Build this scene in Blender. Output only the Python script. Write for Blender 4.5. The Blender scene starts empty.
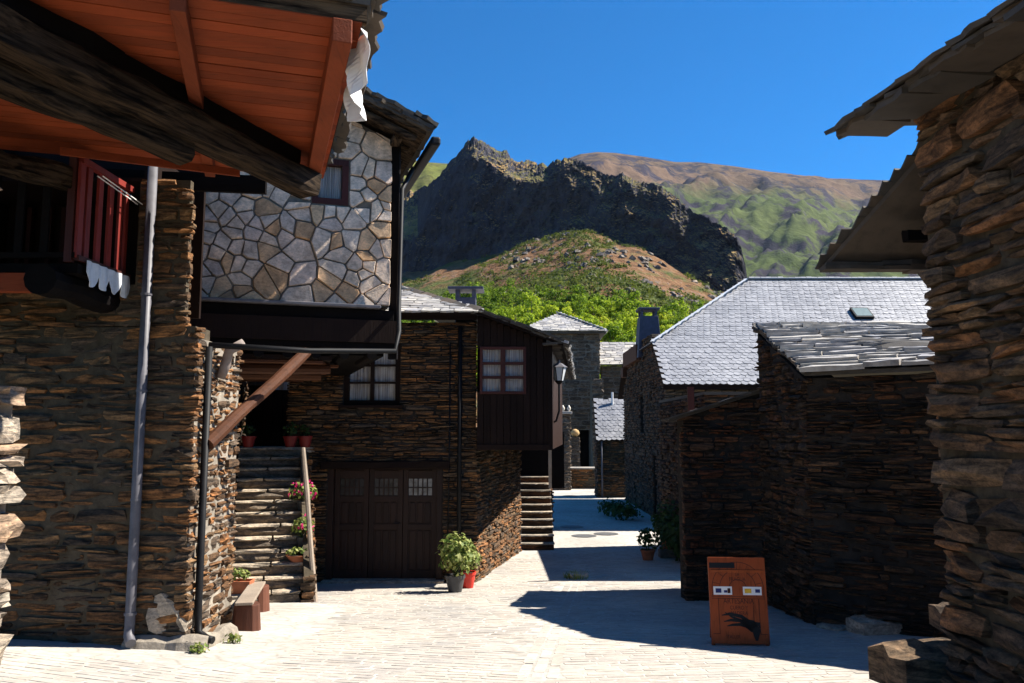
import bpy, bmesh, math, random
import numpy as np
from mathutils import Vector, Matrix, noise

# ------------------------------------------------------------------ camera, sky, sun, exposure
scn = bpy.context.scene
COL = scn.collection
FPX, HORIZON, EYE = 800.0, 430.0, 1.70
PITCH = math.atan((HORIZON - 341.5) / FPX)
cam_d = bpy.data.cameras.new('camera')
cam_d.sensor_width = 36.0
cam_d.lens = 36.0 * FPX / 1024.0
cam_d.clip_start = 0.05
cam_d.clip_end = 20000
cam = bpy.data.objects.new('camera', cam_d)
COL.objects.link(cam)
cam.location = (0, 0, EYE)
cam.rotation_euler = (math.pi / 2 + PITCH, 0, 0)
scn.camera = cam

SUN_AZ, SUN_EL = math.radians(12), math.radians(48)   # azimuth from +X towards +Y
SUN = Vector((math.cos(SUN_AZ) * math.cos(SUN_EL), math.sin(SUN_AZ) * math.cos(SUN_EL), math.sin(SUN_EL)))
wd = bpy.data.worlds.new('World')
scn.world = wd
wd.use_nodes = True
nt = wd.node_tree
sky = nt.nodes.new('ShaderNodeTexSky')
sky.sky_type = 'NISHITA'
sky.sun_disc = False
sky.sun_elevation = SUN_EL
sky.sun_rotation = math.pi / 2 - SUN_AZ
sky.altitude = 1200
sky.air_density = 1.0
sky.dust_density = 0.0
sky.ozone_density = 10.0
bg = nt.nodes['Background']
bg.inputs['Strength'].default_value = 0.066
hs = nt.nodes.new('ShaderNodeHueSaturation')      # the photograph's strong colour
hs.inputs['Hue'].default_value = 0.497
hs.inputs['Saturation'].default_value = 1.5
nt.links.new(sky.outputs[0], hs.inputs['Color'])
nt.links.new(hs.outputs[0], bg.inputs['Color'])

sl = bpy.data.lights.new('sun', 'SUN')
sl.energy = 5.0
sl.angle = math.radians(0.5)
sl.color = (1.0, 0.94, 0.84)
so = bpy.data.objects.new('sun', sl)
COL.objects.link(so)
so.rotation_euler = (-SUN).to_track_quat('-Z', 'Y').to_euler()
so.location = (20, 10, 30)

scn.view_settings.view_transform = 'Standard'
scn.view_settings.look = 'None'
scn.view_settings.exposure = 1.4
scn.view_settings.gamma = 1.0
scn.view_settings.use_curve_mapping = False
scn.render.engine = 'CYCLES'
scn.cycles.use_denoising = True
scn.cycles.max_bounces = 8
scn.cycles.diffuse_bounces = 4
scn.cycles.transparent_max_bounces = 8

rnd = random.Random(7)

# ------------------------------------------------------------------ pixel helpers
_cp, _sp = math.cos(PITCH), math.sin(PITCH)
def ray(px, py):
    a, b = (px - 512.0) / FPX, (341.5 - py) / FPX
    return Vector((a, _cp - _sp * b, _sp + _cp * b))
def P(px, py, Y):
    d = ray(px, py)
    return Vector((0, 0, EYE)) + d * (Y / d.y)
def PZ(px, py, z):
    d = ray(px, py)
    return Vector((0, 0, EYE)) + d * ((z - EYE) / d.z)
def proj(p):
    d = Vector(p) - Vector((0, 0, EYE))
    f = d.y * _cp + d.z * _sp
    if f <= 0.05:
        return None
    return 512 + FPX * d.x / f, 341.5 - FPX * (-d.y * _sp + d.z * _cp) / f, f

_GY = [-40, -10, 0, 8, 14.4, 20, 36, 60]
_GZ = [0.6, 0.45, 0.0, -0.5, -1.0, -1.12, -1.10, -1.10]
def g(x, y):
    z = float(np.interp(y, _GY, _GZ))
    if x < -2.4:
        z += min(2.8, -2.4 - x) * 0.055 * max(0.0, min(1.0, (12.5 - y) / 2.5))
    return z
def PG(px, py):
    Y = 10.0
    for _ in range(30):
        p = P(px, py, Y)
        d = ray(px, py)
        Y = 0.5 * Y + 0.5 * (g(p.x, Y) - EYE) / d.z * d.y
    p = P(px, py, Y)
    p.z = g(p.x, p.y)
    return p

# ------------------------------------------------------------------ mesh builder
class MB:
    def __init__(self):
        self.v, self.f = [], []
    def add(self, verts, faces):
        n = len(self.v)
        self.v += [tuple(q) for q in verts]
        self.f += [tuple(i + n for i in fc) for fc in faces]
        return self
    def box(self, c, s, rz=0.0, M=None):
        hx, hy, hz = s[0] / 2, s[1] / 2, s[2] / 2
        vs = [Vector((x, y, z)) for z in (-hz, hz) for y in (-hy, hy) for x in (-hx, hx)]
        R = M if M is not None else Matrix.Rotation(rz, 3, 'Z')
        c = Vector(c)
        return self.add([c + R @ q for q in vs],
                        [(0, 2, 3, 1), (4, 5, 7, 6), (0, 1, 5, 4), (2, 6, 7, 3), (0, 4, 6, 2), (1, 3, 7, 5)])
    def beam(self, a, b, w, h, up=(0, 0, 1)):
        a, b = Vector(a), Vector(b)
        t = (b - a)
        L = t.length
        t.normalize()
        s = t.cross(Vector(up))
        if s.length < 1e-4:
            s = t.cross(Vector((1, 0, 0)))
        s.normalize()
        u = s.cross(t)
        M = Matrix((t, s, u)).transposed()
        return self.box((a + b) / 2, (L, w, h), M=M)
    def tube(self, pts, r, n=10, caps=True):
        pts = [Vector(p) for p in pts]
        rs = r if isinstance(r, (list, tuple)) else [r] * len(pts)
        base = len(self.v)
        prev = None
        for i, p in enumerate(pts):
            t = (pts[min(i + 1, len(pts) - 1)] - pts[max(i - 1, 0)]).normalized()
            if prev is None:
                a = t.cross(Vector((0, 0, 1)))
                if a.length < 1e-3:
                    a = t.cross(Vector((1, 0, 0)))
                a.normalize()
            else:
                a = (prev - t * prev.dot(t)).normalized()
            prev = a
            b = t.cross(a)
            for k in range(n):
                an = 2 * math.pi * k / n
                self.v.append(tuple(p + (a * math.cos(an) + b * math.sin(an)) * rs[i]))
        for i in range(len(pts) - 1):
            for k in range(n):
                q = (k + 1) % n
                self.f.append((base + i * n + k, base + i * n + q, base + (i + 1) * n + q, base + (i + 1) * n + k))
        if caps:
            self.f.append(tuple(base + k for k in range(n))[::-1])
            e = base + (len(pts) - 1) * n
            self.f.append(tuple(e + k for k in range(n)))
        return self
    def lathe(self, c, prof, n=16):
        c = Vector(c)
        base = len(self.v)
        for r, z in prof:
            for k in range(n):
                an = 2 * math.pi * k / n
                self.v.append((c.x + r * math.cos(an), c.y + r * math.sin(an), c.z + z))
        for i in range(len(prof) - 1):
            for k in range(n):
                q = (k + 1) % n
                self.f.append((base + i * n + k, base + i * n + q, base + (i + 1) * n + q, base + (i + 1) * n + k))
        self.f.append(tuple(base + k for k in range(n))[::-1])
        e = base + (len(prof) - 1) * n
        self.f.append(tuple(e + k for k in range(n)))
        return self
    def prism(self, poly, ext):
        ext = Vector(ext)
        n = len(poly)
        a = [Vector(p) for p in poly]
        self.add(a + [p + ext for p in a],
                 [tuple(range(n))[::-1], tuple(range(n, 2 * n))] +
                 [(i, (i + 1) % n, n + (i + 1) % n, n + i) for i in range(n)])
        return self
    def mesh(self, name, smooth=False):
        me = bpy.data.meshes.new(name)
        me.from_pydata(self.v, [], self.f)
        if smooth:
            me.polygons.foreach_set('use_smooth', [True] * len(me.polygons))
        me.validate()
        me.update()
        return me

def obj(name, mb, m, parent=None, smooth=False, bevel=0.0, kind=None, label=None):
    me = mb.mesh(name, smooth) if isinstance(mb, MB) else mb
    if m is not None and not me.materials:
        me.materials.append(m)
    o = bpy.data.objects.new(name, me)
    COL.objects.link(o)
    if parent is not None:
        o.parent = parent
        o.matrix_parent_inverse = worldmat(parent).inverted()
    if bevel:
        bv = o.modifiers.new('bevel', 'BEVEL')
        bv.width = bevel
        bv.segments = 2
        bv.limit_method = 'ANGLE'
    if kind:
        o['kind'] = kind
    if label:
        o['label'] = label
    return o
def worldmat(o):
    m = o.matrix_basis.copy()
    if o.parent is not None:
        m = worldmat(o.parent) @ o.matrix_parent_inverse @ m
    return m
def tag(o, label, cat, group=None):
    o['label'] = label
    o['category'] = cat
    if group:
        o['group'] = group
    return o
def thing(name, loc, label, cat, group=None, rz=0.0):
    o = bpy.data.objects.new(name, None)
    o.empty_display_size = 0.2
    COL.objects.link(o)
    o.location = loc
    o.rotation_euler = (0, 0, rz)
    return tag(o, label, cat, group)
def local(name, mb, m, parent, smooth=False, bevel=0.0):
    """a part built in its parent's own coordinates"""
    o = obj(name, mb, m, None, smooth, bevel)
    o.parent = parent
    return o
def copy_tree(o, parent=None):
    c = o.copy()
    COL.objects.link(c)
    c.parent = parent
    for ch in o.children:
        copy_tree(ch, c)
    return c

# ------------------------------------------------------------------ materials
class N:
    def __init__(self, name):
        self.m = bpy.data.materials.new(name)
        self.m.use_nodes = True
        self.t = self.m.node_tree
        self.b = self.t.nodes['Principled BSDF']
    def n(self, typ, **kw):
        nd = self.t.nodes.new(typ)
        for k, v in kw.items():
            if k in nd.inputs:
                nd.inputs[k].default_value = v
            else:
                setattr(nd, k, v)
        return nd
    def l(self, a, b):
        self.t.links.new(a, b)
    def pos(self, scale=(1, 1, 1), rot=(0, 0, 0), obj_space=False):
        if obj_space:
            src = self.n('ShaderNodeTexCoord').outputs['Object']
        else:
            src = self.n('ShaderNodeNewGeometry').outputs['Position']
        mp = self.n('ShaderNodeMapping')
        mp.inputs['Scale'].default_value = scale
        mp.inputs['Rotation'].default_value = rot
        self.l(src, mp.inputs['Vector'])
        return mp.outputs[0]
    def noise(self, vec, scale, detail=4, rough=0.6, dist=0.0):
        nd = self.n('ShaderNodeTexNoise')
        nd.inputs['Scale'].default_value = scale
        nd.inputs['Detail'].default_value = detail
        nd.inputs['Roughness'].default_value = rough
        nd.inputs['Distortion'].default_value = dist
        self.l(vec, nd.inputs['Vector'])
        return nd.outputs['Fac']
    def rand(self):
        a = self.n('ShaderNodeObjectInfo').outputs['Random']
        b = self.n('ShaderNodeNewGeometry').outputs['Random Per Island']
        s = self.n('ShaderNodeMath', operation='MULTIPLY_ADD')
        self.l(a, s.inputs[0])
        s.inputs[1].default_value = 7.31
        self.l(b, s.inputs[2])
        f = self.n('ShaderNodeMath', operation='FRACT')
        self.l(s.outputs[0], f.inputs[0])
        return f.outputs[0]
    def ramp(self, fac, cols, interp='LINEAR', pos=None):
        r = self.n('ShaderNodeValToRGB')
        cr = r.color_ramp
        cr.interpolation = interp
        n = len(cols)
        while len(cr.elements) < n:
            cr.elements.new(0.5)
        for i, c in enumerate(cols):
            cr.elements[i].position = pos[i] if pos else i / max(1, n - (0 if interp == 'CONSTANT' else 1))
            cr.elements[i].color = (*c, 1) if len(c) == 3 else c
        self.l(fac, r.inputs[0])
        return r.outputs[0]
    def mix(self, a, b, fac, typ='MIX'):
        mx = self.n('ShaderNodeMix', data_type='RGBA', blend_type=typ)
        for s, v in ((mx.inputs[0], fac), (mx.inputs[6], a), (mx.inputs[7], b)):
            if hasattr(v, 'is_linked'):
                self.l(v, s)
            elif isinstance(v, (int, float)):
                s.default_value = v
            else:
                s.default_value = (*v, 1)
        return mx.outputs[2]
    def mul(self, a, k, add=0.0):
        s = self.n('ShaderNodeMath', operation='MULTIPLY_ADD')
        self.l(a, s.inputs[0])
        if hasattr(k, 'is_linked'):
            self.l(k, s.inputs[1])
        else:
            s.inputs[1].default_value = k
        s.inputs[2].default_value = add
        return s.outputs[0]
    def bump(self, h, strength=0.5, dist=0.02):
        bp = self.n('ShaderNodeBump')
        bp.inputs['Strength'].default_value = strength
        bp.inputs['Distance'].default_value = dist
        self.l(h, bp.inputs['Height'])
        self.l(bp.outputs[0], self.b.inputs['Normal'])
    def fin(self, col, rough=0.8, spec=0.3, metal=0.0):
        if hasattr(col, 'is_linked'):
            self.l(col, self.b.inputs['Base Color'])
        else:
            self.b.inputs['Base Color'].default_value = (*col, 1)
        if hasattr(rough, 'is_linked'):
            self.l(rough, self.b.inputs['Roughness'])
        else:
            self.b.inputs['Roughness'].default_value = rough
        self.b.inputs['Specular IOR Level'].default_value = spec
        self.b.inputs['Metallic'].default_value = metal
        return self.m

def stone_mat(name, cols, layer=(1.2, 1.2, 9.0), sc=3.0, bump=0.8, bd=0.03, rough=0.85, lichen=None, dirt=0.55, con=0.9):
    k = N(name)
    base = k.ramp(k.rand(), cols, 'CONSTANT')
    v = k.pos(layer)
    n1 = k.noise(v, sc, 6, 0.65, 0.6)
    n2 = k.noise(k.pos((1, 1, 1.8)), 24, 7, 0.75)
    n3 = k.noise(k.pos((1, 1, 1)), 0.9, 3, 0.6)
    col = k.mix(base, k.ramp(n1, [(0.12, 0.11, 0.1), (0.95, 0.92, 0.88), (2.0, 1.75, 1.5)], pos=[0.36, 0.52, 0.68]), con, 'MULTIPLY')
    col = k.mix(col, k.ramp(n2, [(0.15, 0.14, 0.13), (1.0, 1.0, 1.0), (1.8, 1.7, 1.6)], pos=[0.36, 0.5, 0.66]), dirt, 'MULTIPLY')
    col = k.mix(col, k.ramp(n3, [(0.6, 0.6, 0.62), (1.15, 1.08, 1.0)], pos=[0.35, 0.65]), 0.6, 'MULTIPLY')
    if lichen:
        n4 = k.noise(k.pos((1, 1, 1)), 6, 4, 0.65)
        col = k.mix(col, lichen, k.ramp(n4, [(0, 0, 0), (0, 0, 0), (0.6, 0.6, 0.6)], pos=[0, 0.6, 0.7]))
    h = k.n('ShaderNodeMath', operation='ADD')
    k.l(n1, h.inputs[0])
    k.l(k.mul(n2, 0.5), h.inputs[1])
    k.bump(h.outputs[0], bump, bd)
    return k.fin(col, rough, 0.25)

BROWN = [(0.23, 0.145, 0.085), (0.16, 0.115, 0.08), (0.30, 0.17, 0.085), (0.12, 0.10, 0.085), (0.27, 0.20, 0.13), (0.19, 0.12, 0.07), (0.14, 0.125, 0.115), (0.34, 0.20, 0.10)]
def dim(cols, f, w=(1, 1, 1)):
    return [tuple(c * f * k for c, k in zip(q, w)) for q in cols]
WARM = (1.12, 0.95, 0.76)
M_SCHIST = stone_mat('schist_brown', dim(BROWN, 0.58, WARM))
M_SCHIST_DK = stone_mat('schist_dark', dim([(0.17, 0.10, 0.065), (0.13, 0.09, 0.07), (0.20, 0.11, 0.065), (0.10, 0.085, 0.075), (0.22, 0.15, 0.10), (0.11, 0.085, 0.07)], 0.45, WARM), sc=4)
M_SCHIST_RED = stone_mat('schist_red', dim([(0.20, 0.085, 0.05), (0.14, 0.085, 0.06), (0.23, 0.11, 0.06), (0.10, 0.075, 0.065), (0.16, 0.10, 0.07)], 0.54, WARM), sc=4)
M_SCHIST_GREY = stone_mat('schist_grey', dim([(0.17, 0.155, 0.14), (0.12, 0.115, 0.11), (0.21, 0.18, 0.15), (0.10, 0.095, 0.09), (0.15, 0.135, 0.12)], 0.66, (1.12, 0.98, 0.85)), sc=4)
M_SCHIST_BIG = stone_mat('schist_big', dim([(0.20, 0.14, 0.095), (0.15, 0.115, 0.09), (0.26, 0.155, 0.09), (0.17, 0.14, 0.11), (0.12, 0.10, 0.085), (0.23, 0.18, 0.13)], 0.92, WARM), layer=(1.0, 1.0, 6.0), sc=2.6, bump=1.0, bd=0.05)
M_RUBBLE = stone_mat('rubble_pale', dim([(0.43, 0.42, 0.43), (0.36, 0.36, 0.38), (0.47, 0.44, 0.42), (0.40, 0.39, 0.41), (0.33, 0.25, 0.18), (0.45, 0.45, 0.47), (0.38, 0.37, 0.40), (0.42, 0.34, 0.26)], 1.4, (1.18, 1.0, 0.80)), layer=(2, 2, 2), sc=3, bump=0.6, bd=0.02, dirt=0.3, con=0.4)
M_PAVE = stone_mat('paving_stone_pale', [(0.42, 0.393, 0.355), (0.41, 0.385, 0.35), (0.43, 0.40, 0.355), (0.405, 0.385, 0.355), (0.39, 0.36, 0.32), (0.425, 0.393, 0.355)], layer=(1, 4, 4), sc=4, bump=0.25, bd=0.006, dirt=0.12, con=0.16)
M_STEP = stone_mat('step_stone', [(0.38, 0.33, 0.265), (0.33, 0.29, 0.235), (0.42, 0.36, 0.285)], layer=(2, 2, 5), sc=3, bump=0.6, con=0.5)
M_SLATE = None
def slate_mat(name, cols, rough=0.42, spec=0.5, sc=7.0):
    k = N(name)
    base = k.ramp(k.rand(), cols, 'CONSTANT')
    n1 = k.noise(k.pos((1, 1, 1)), sc, 6, 0.65)
    n2 = k.noise(k.pos((1, 1, 1)), 1.1, 3, 0.6)
    col = k.mix(base, k.ramp(n1, [(0.55, 0.53, 0.5), (1, 1, 1), (1.3, 1.28, 1.25)], pos=[0.3, 0.5, 0.75]), 0.7, 'MULTIPLY')
    col = k.mix(col, k.ramp(n2, [(0.75, 0.75, 0.75), (1.15, 1.12, 1.08)], pos=[0.35, 0.65]), 0.7, 'MULTIPLY')
    k.bump(n1, 0.35, 0.015)
    return k.fin(col, k.mul(n1, 0.35, rough - 0.12), spec)
M_SLATE = slate_mat('slate_blue', dim([(0.20, 0.205, 0.225), (0.18, 0.185, 0.205), (0.225, 0.23, 0.25), (0.19, 0.195, 0.215), (0.21, 0.215, 0.235)], 1.25))
M_SLAB = slate_mat('slate_slab_old', dim([(0.17, 0.16, 0.15), (0.21, 0.20, 0.185), (0.14, 0.135, 0.13), (0.24, 0.225, 0.20), (0.18, 0.175, 0.175)], 1.95), 0.42, 0.5)
M_SLAB_BR = slate_mat('slate_slab_brown', dim([(0.12, 0.10, 0.08), (0.15, 0.115, 0.085), (0.10, 0.09, 0.08), (0.13, 0.11, 0.09)], 0.6), 0.7, 0.3)
def mortar(name, col, bd=0.02):
    k = N(name)
    n1 = k.noise(k.pos(), 12, 5, 0.7)
    n2 = k.noise(k.pos(), 1.5, 3, 0.6)
    c = k.mix(col, k.ramp(n1, [(0.5, 0.5, 0.5), (1.2, 1.2, 1.2)], pos=[0.3, 0.7]), 0.8, 'MULTIPLY')
    c = k.mix(c, k.ramp(n2, [(0.65, 0.65, 0.65), (1.2, 1.2, 1.2)], pos=[0.3, 0.7]), 0.8, 'MULTIPLY')
    k.bump(n1, 0.8, bd)
    return k.fin(c, 0.95, 0.1)
M_MORTAR = mortar('mortar_brown', (0.088, 0.07, 0.048))
M_MORTAR_DK = mortar('joint_dark', (0.035, 0.03, 0.026))
M_MORTAR_GREY = mortar('mortar_grey', (0.17, 0.15, 0.125))
M_PLASTER = mortar('plaster_rough', (0.30, 0.26, 0.21))
def wood(name, c1, c2, axis=0, sc=1.0, rough=0.7, bump=0.4, spec=0.2, turn=None):
    k = N(name)
    s = [9.0, 9.0, 9.0]
    s[axis] = 0.7
    if turn is None:
        v = k.pos(tuple(q * sc for q in s))
    else:                       # grain runs along a slanting beam
        mp = k.n('ShaderNodeMapping')
        mp.inputs['Scale'].default_value = (0.7 * sc, 9 * sc, 9 * sc)
        k.l(k.pos((1, 1, 1), (0, 0, -turn)), mp.inputs['Vector'])
        v = mp.outputs[0]
    n1 = k.noise(v, 3.0, 6, 0.65, 0.8 if turn is None else 0.25)
    n2 = k.noise(k.pos(), 1.7, 3, 0.6)
    r = k.rand()
    c = k.mix(c1, c2, k.ramp(n1, [(0, 0, 0), (1, 1, 1)], pos=[0.38, 0.6]))
    c = k.mix(c, k.ramp(n1, [(0.35, 0.33, 0.3), (1.1, 1.1, 1.1)], pos=[0.3, 0.55]), 0.8, 'MULTIPLY')
    c = k.mix(c, k.ramp(r, [(0.72, 0.72, 0.72), (1.22, 1.18, 1.12)]), 0.9, 'MULTIPLY')
    c = k.mix(c, k.ramp(n2, [(0.6, 0.6, 0.6), (1.2, 1.2, 1.2)], pos=[0.3, 0.7]), 0.6, 'MULTIPLY')
    k.bump(n1, bump, 0.012)
    return k.fin(c, rough, spec)
M_ORANGE = wood('wood_orange', (0.30, 0.060, 0.016), (0.20, 0.036, 0.010), 0)
M_ORANGE_Y = wood('wood_orange_joist', (0.26, 0.054, 0.016), (0.17, 0.034, 0.010), 1)
M_WEATHER = wood('wood_weathered', (0.012, 0.008, 0.006), (0.10, 0.066, 0.04), 1, 1.2, 0.9, 1.0)
M_BEAM = wood('wood_hewn_beam', (0.006, 0.004, 0.003), (0.055, 0.036, 0.022), 0, 0.9, 0.9, 0.9, 0.1, math.radians(68))
M_BEAM_U = wood('wood_hewn_rafter', (0.012, 0.008, 0.006), (0.09, 0.06, 0.036), 0, 0.9, 0.9, 0.9, 0.1, math.radians(18))
M_DARKWOOD = wood('wood_dark', (0.02, 0.011, 0.008), (0.011, 0.006, 0.005), 2, 1.0, 0.7, 0.4, 0.1)
M_BLACKWOOD = wood('wood_black', (0.009, 0.007, 0.007), (0.006, 0.005, 0.005), 0, 1.0, 0.8, 0.4, 0.06)
M_DOORWOOD = wood('wood_door', (0.040, 0.020, 0.014), (0.024, 0.012, 0.009), 2, 1.0, 0.55)
M_BROWNWOOD = wood('wood_brown', (0.115, 0.042, 0.018), (0.055, 0.021, 0.01), 0, 1.0, 0.7)
M_REDWOOD = wood('wood_red', (0.27, 0.036, 0.028), (0.18, 0.025, 0.02), 2, 1.0, 0.5)
M_REDFRAME = wood('wood_red_frame', (0.085, 0.022, 0.016), (0.05, 0.014, 0.011), 2, 1.0, 0.55)
M_STUMP = wood('wood_stump', (0.17, 0.065, 0.04), (0.10, 0.04, 0.026), 2, 1.0, 0.8)
M_SIGNWOOD = wood('wood_sign', (0.32, 0.07, 0.018), (0.25, 0.052, 0.014), 2, 1.0, 0.5, 0.2)
M_POST = wood('wood_bleached', (0.48, 0.40, 0.32), (0.33, 0.26, 0.2), 2, 1.0, 0.8)
def plain(name, col, rough=0.6, spec=0.3, metal=0.0, var=0.25, sc=8):
    k = N(name)
    n1 = k.noise(k.pos(), sc, 4, 0.6)
    c = k.mix(col, k.ramp(n1, [(1 - var,) * 3, (1 + var,) * 3], pos=[0.3, 0.7]), 1.0, 'MULTIPLY')
    k.bump(n1, 0.12, 0.005)
    return k.fin(c, rough, spec, metal)
M_BLACK = plain('black_metal', (0.008, 0.008, 0.009), 0.55, 0.15)
M_PIPE = plain('grey_pipe', (0.10, 0.097, 0.11), 0.5)
M_RISER = stone_mat('riser_stone', [(0.17, 0.135, 0.10), (0.14, 0.115, 0.09), (0.20, 0.155, 0.11)], layer=(2, 2, 5), sc=3, bump=0.5, con=0.45)  # darker copy of the step stone; the risers' shade is in the colour
M_DARKRED = plain('dark_red_plastic', (0.22, 0.018, 0.014), 0.5)  # red pot plastic darkened to paint the deep shade above the steps
M_PVC = plain('pvc_pipe', (0.22, 0.18, 0.16), 0.5)
M_TERRA = plain('terracotta', (0.36, 0.12, 0.055), 0.8)
M_REDPOT = plain('red_plastic', (0.55, 0.035, 0.022), 0.4)
M_GREYPOT = plain('grey_plastic', (0.05, 0.05, 0.052), 0.45)
M_SOIL = plain('soil', (0.035, 0.025, 0.018), 0.95)
M_WHITE = plain('white_sheet', (0.78, 0.77, 0.75), 0.6, var=0.05)
M_ZINC = plain('zinc_sheet', (0.55, 0.57, 0.60), 0.5, 0.4, 0.0, 0.15)
M_CHIM = plain('chimney_slate', (0.045, 0.048, 0.075), 0.55)
M_IRON = plain('cast_iron', (0.10, 0.098, 0.095), 0.5)
M_INK = plain('ink', (0.055, 0.016, 0.008), 0.7)
M_BLACKPAINT = plain('black_paint', (0.006, 0.006, 0.006), 0.5)
M_YELLOW = plain('yellow_print', (0.75, 0.45, 0.04), 0.5)
M_BLUEP = plain('blue_print', (0.02, 0.03, 0.14), 0.5)
M_BRASS = plain('stone_finial', (0.55, 0.50, 0.42), 0.8)
def curtain():
    k = N('curtain')
    v = k.pos((55, 55, 1.0))
    n1 = k.noise(v, 1.0, 3, 0.6)
    c = k.ramp(n1, [(0.20, 0.17, 0.17), (0.62, 0.57, 0.55)], pos=[0.35, 0.65])
    k.bump(n1, 0.4, 0.02)
    return k.fin(c, 0.9, 0.1)
M_CURTAIN = curtain()
def glass():
    k = N('window_glass')
    m = k.fin((0.9, 0.92, 0.92), 0.03, 0.5)
    k.b.inputs['Transmission Weight'].default_value = 1.0
    k.b.inputs['IOR'].default_value = 1.05
    return m
M_GLASS = glass()
M_LAMPGLASS = plain('lamp_glass', (0.62, 0.62, 0.60), 0.25, var=0.05)
def leafm(name, cols, trans=0.35):
    k = N(name)
    c = k.ramp(k.rand(), cols, 'LINEAR')
    k.fin(c, 0.6, 0.25)
    tr = k.n('ShaderNodeBsdfTranslucent')
    k.l(c, tr.inputs['Color'])
    mx = k.n('ShaderNodeMixShader')
    mx.inputs[0].default_value = trans
    k.l(k.b.outputs[0], mx.inputs[1])
    k.l(tr.outputs[0], mx.inputs[2])
    k.l(mx.outputs[0], k.t.nodes['Material Output'].inputs['Surface'])
    return k.m
M_LEAF = leafm('leaf_pot', [(0.05, 0.10, 0.018), (0.14, 0.20, 0.035), (0.34, 0.36, 0.10), (0.10, 0.16, 0.03), (0.42, 0.42, 0.16)])
M_LEAFDK = leafm('leaf_dark', [(0.02, 0.055, 0.012), (0.04, 0.085, 0.02), (0.06, 0.10, 0.025)])
M_FLOWER = leafm('petal_pink', [(0.60, 0.02, 0.16), (0.75, 0.06, 0.28), (0.5, 0.012, 0.1)])
def treeleaf(name, cols):
    k = N(name)
    isl = k.n('ShaderNodeNewGeometry').outputs['Random Per Island']
    obr = k.n('ShaderNodeObjectInfo').outputs['Random']
    a = k.mul(isl, 0.45)
    b = k.mul(obr, 0.55)
    s = k.n('ShaderNodeMath', operation='ADD')
    k.l(a, s.inputs[0]); k.l(b, s.inputs[1])
    c = k.ramp(s.outputs[0], cols)
    k.fin(c, 0.7, 0.15)
    tr = k.n('ShaderNodeBsdfTranslucent')
    k.l(c, tr.inputs['Color'])
    mx = k.n('ShaderNodeMixShader')
    mx.inputs[0].default_value = 0.45
    k.l(k.b.outputs[0], mx.inputs[1]); k.l(tr.outputs[0], mx.inputs[2])
    k.l(mx.outputs[0], k.t.nodes['Material Output'].inputs['Surface'])
    return k.m
M_TREE = treeleaf('leaf_wood', [(0.035, 0.07, 0.008), (0.13, 0.21, 0.014), (0.27, 0.37, 0.02), (0.40, 0.48, 0.028), (0.52, 0.50, 0.04)])
M_BUSH = treeleaf('leaf_brush', [(0.035, 0.055, 0.012), (0.06, 0.085, 0.016), (0.10, 0.125, 0.02), (0.15, 0.15, 0.03)])
M_BARK = plain('bark', (0.09, 0.07, 0.05), 0.9)

# ------------------------------------------------------------------ stone protos and walls
def stone_proto(seed, nx=4, nz=3, rough=0.34, edge=0.07):
    r = random.Random(seed)
    vs, fs = [], []
    for j in range(nz):
        for i in range(nx):
            x, z = -0.5 + i / (nx - 1), -0.5 + j / (nz - 1)
            bi, bj = i in (0, nx - 1), j in (0, nz - 1)
            if bi:
                x *= 1 - r.random() * edge * 1.3
            else:
                x += (r.random() - 0.5) * 0.12
            if bj:
                z *= 1 - r.random() * edge * 2.0
            else:
                z += (r.random() - 0.5) * 0.2
            if bi and bj:
                x *= 1 - r.random() * 0.12
                z *= 1 - r.random() * 0.25
            y = 0.5 - r.random() * rough - (0.07 if (bi or bj) else 0)
            vs.append((x, y, z))
    for j in range(nz - 1):
        for i in range(nx - 1):
            a = j * nx + i
            fs.append((a, a + nx, a + nx + 1, a + 1))
    per = [i for i in range(nx)] + [nx - 1 + nx * j for j in range(1, nz)] + \
          [nx * (nz - 1) + i for i in range(nx - 2, -1, -1)] + [nx * j for j in range(nz - 2, 0, -1)]
    n0 = len(vs)
    for p in per:
        vs.append((vs[p][0], -0.5, vs[p][2]))
    m = len(per)
    for k in range(m):
        q = (k + 1) % m
        fs.append((per[k], per[q], n0 + q, n0 + k))
    return vs, fs
PROTO = [stone_proto(100 + i) for i in range(28)]
_proto_mesh = {}
def proto_mesh(i, m):
    key = (i, m.name)
    if key not in _proto_mesh:
        me = bpy.data.meshes.new('stone')
        me.from_pydata(PROTO[i][0], [], PROTO[i][1])
        me.materials.append(m)
        me.update()
        _proto_mesh[key] = me
    return _proto_mesh[key]

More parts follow.
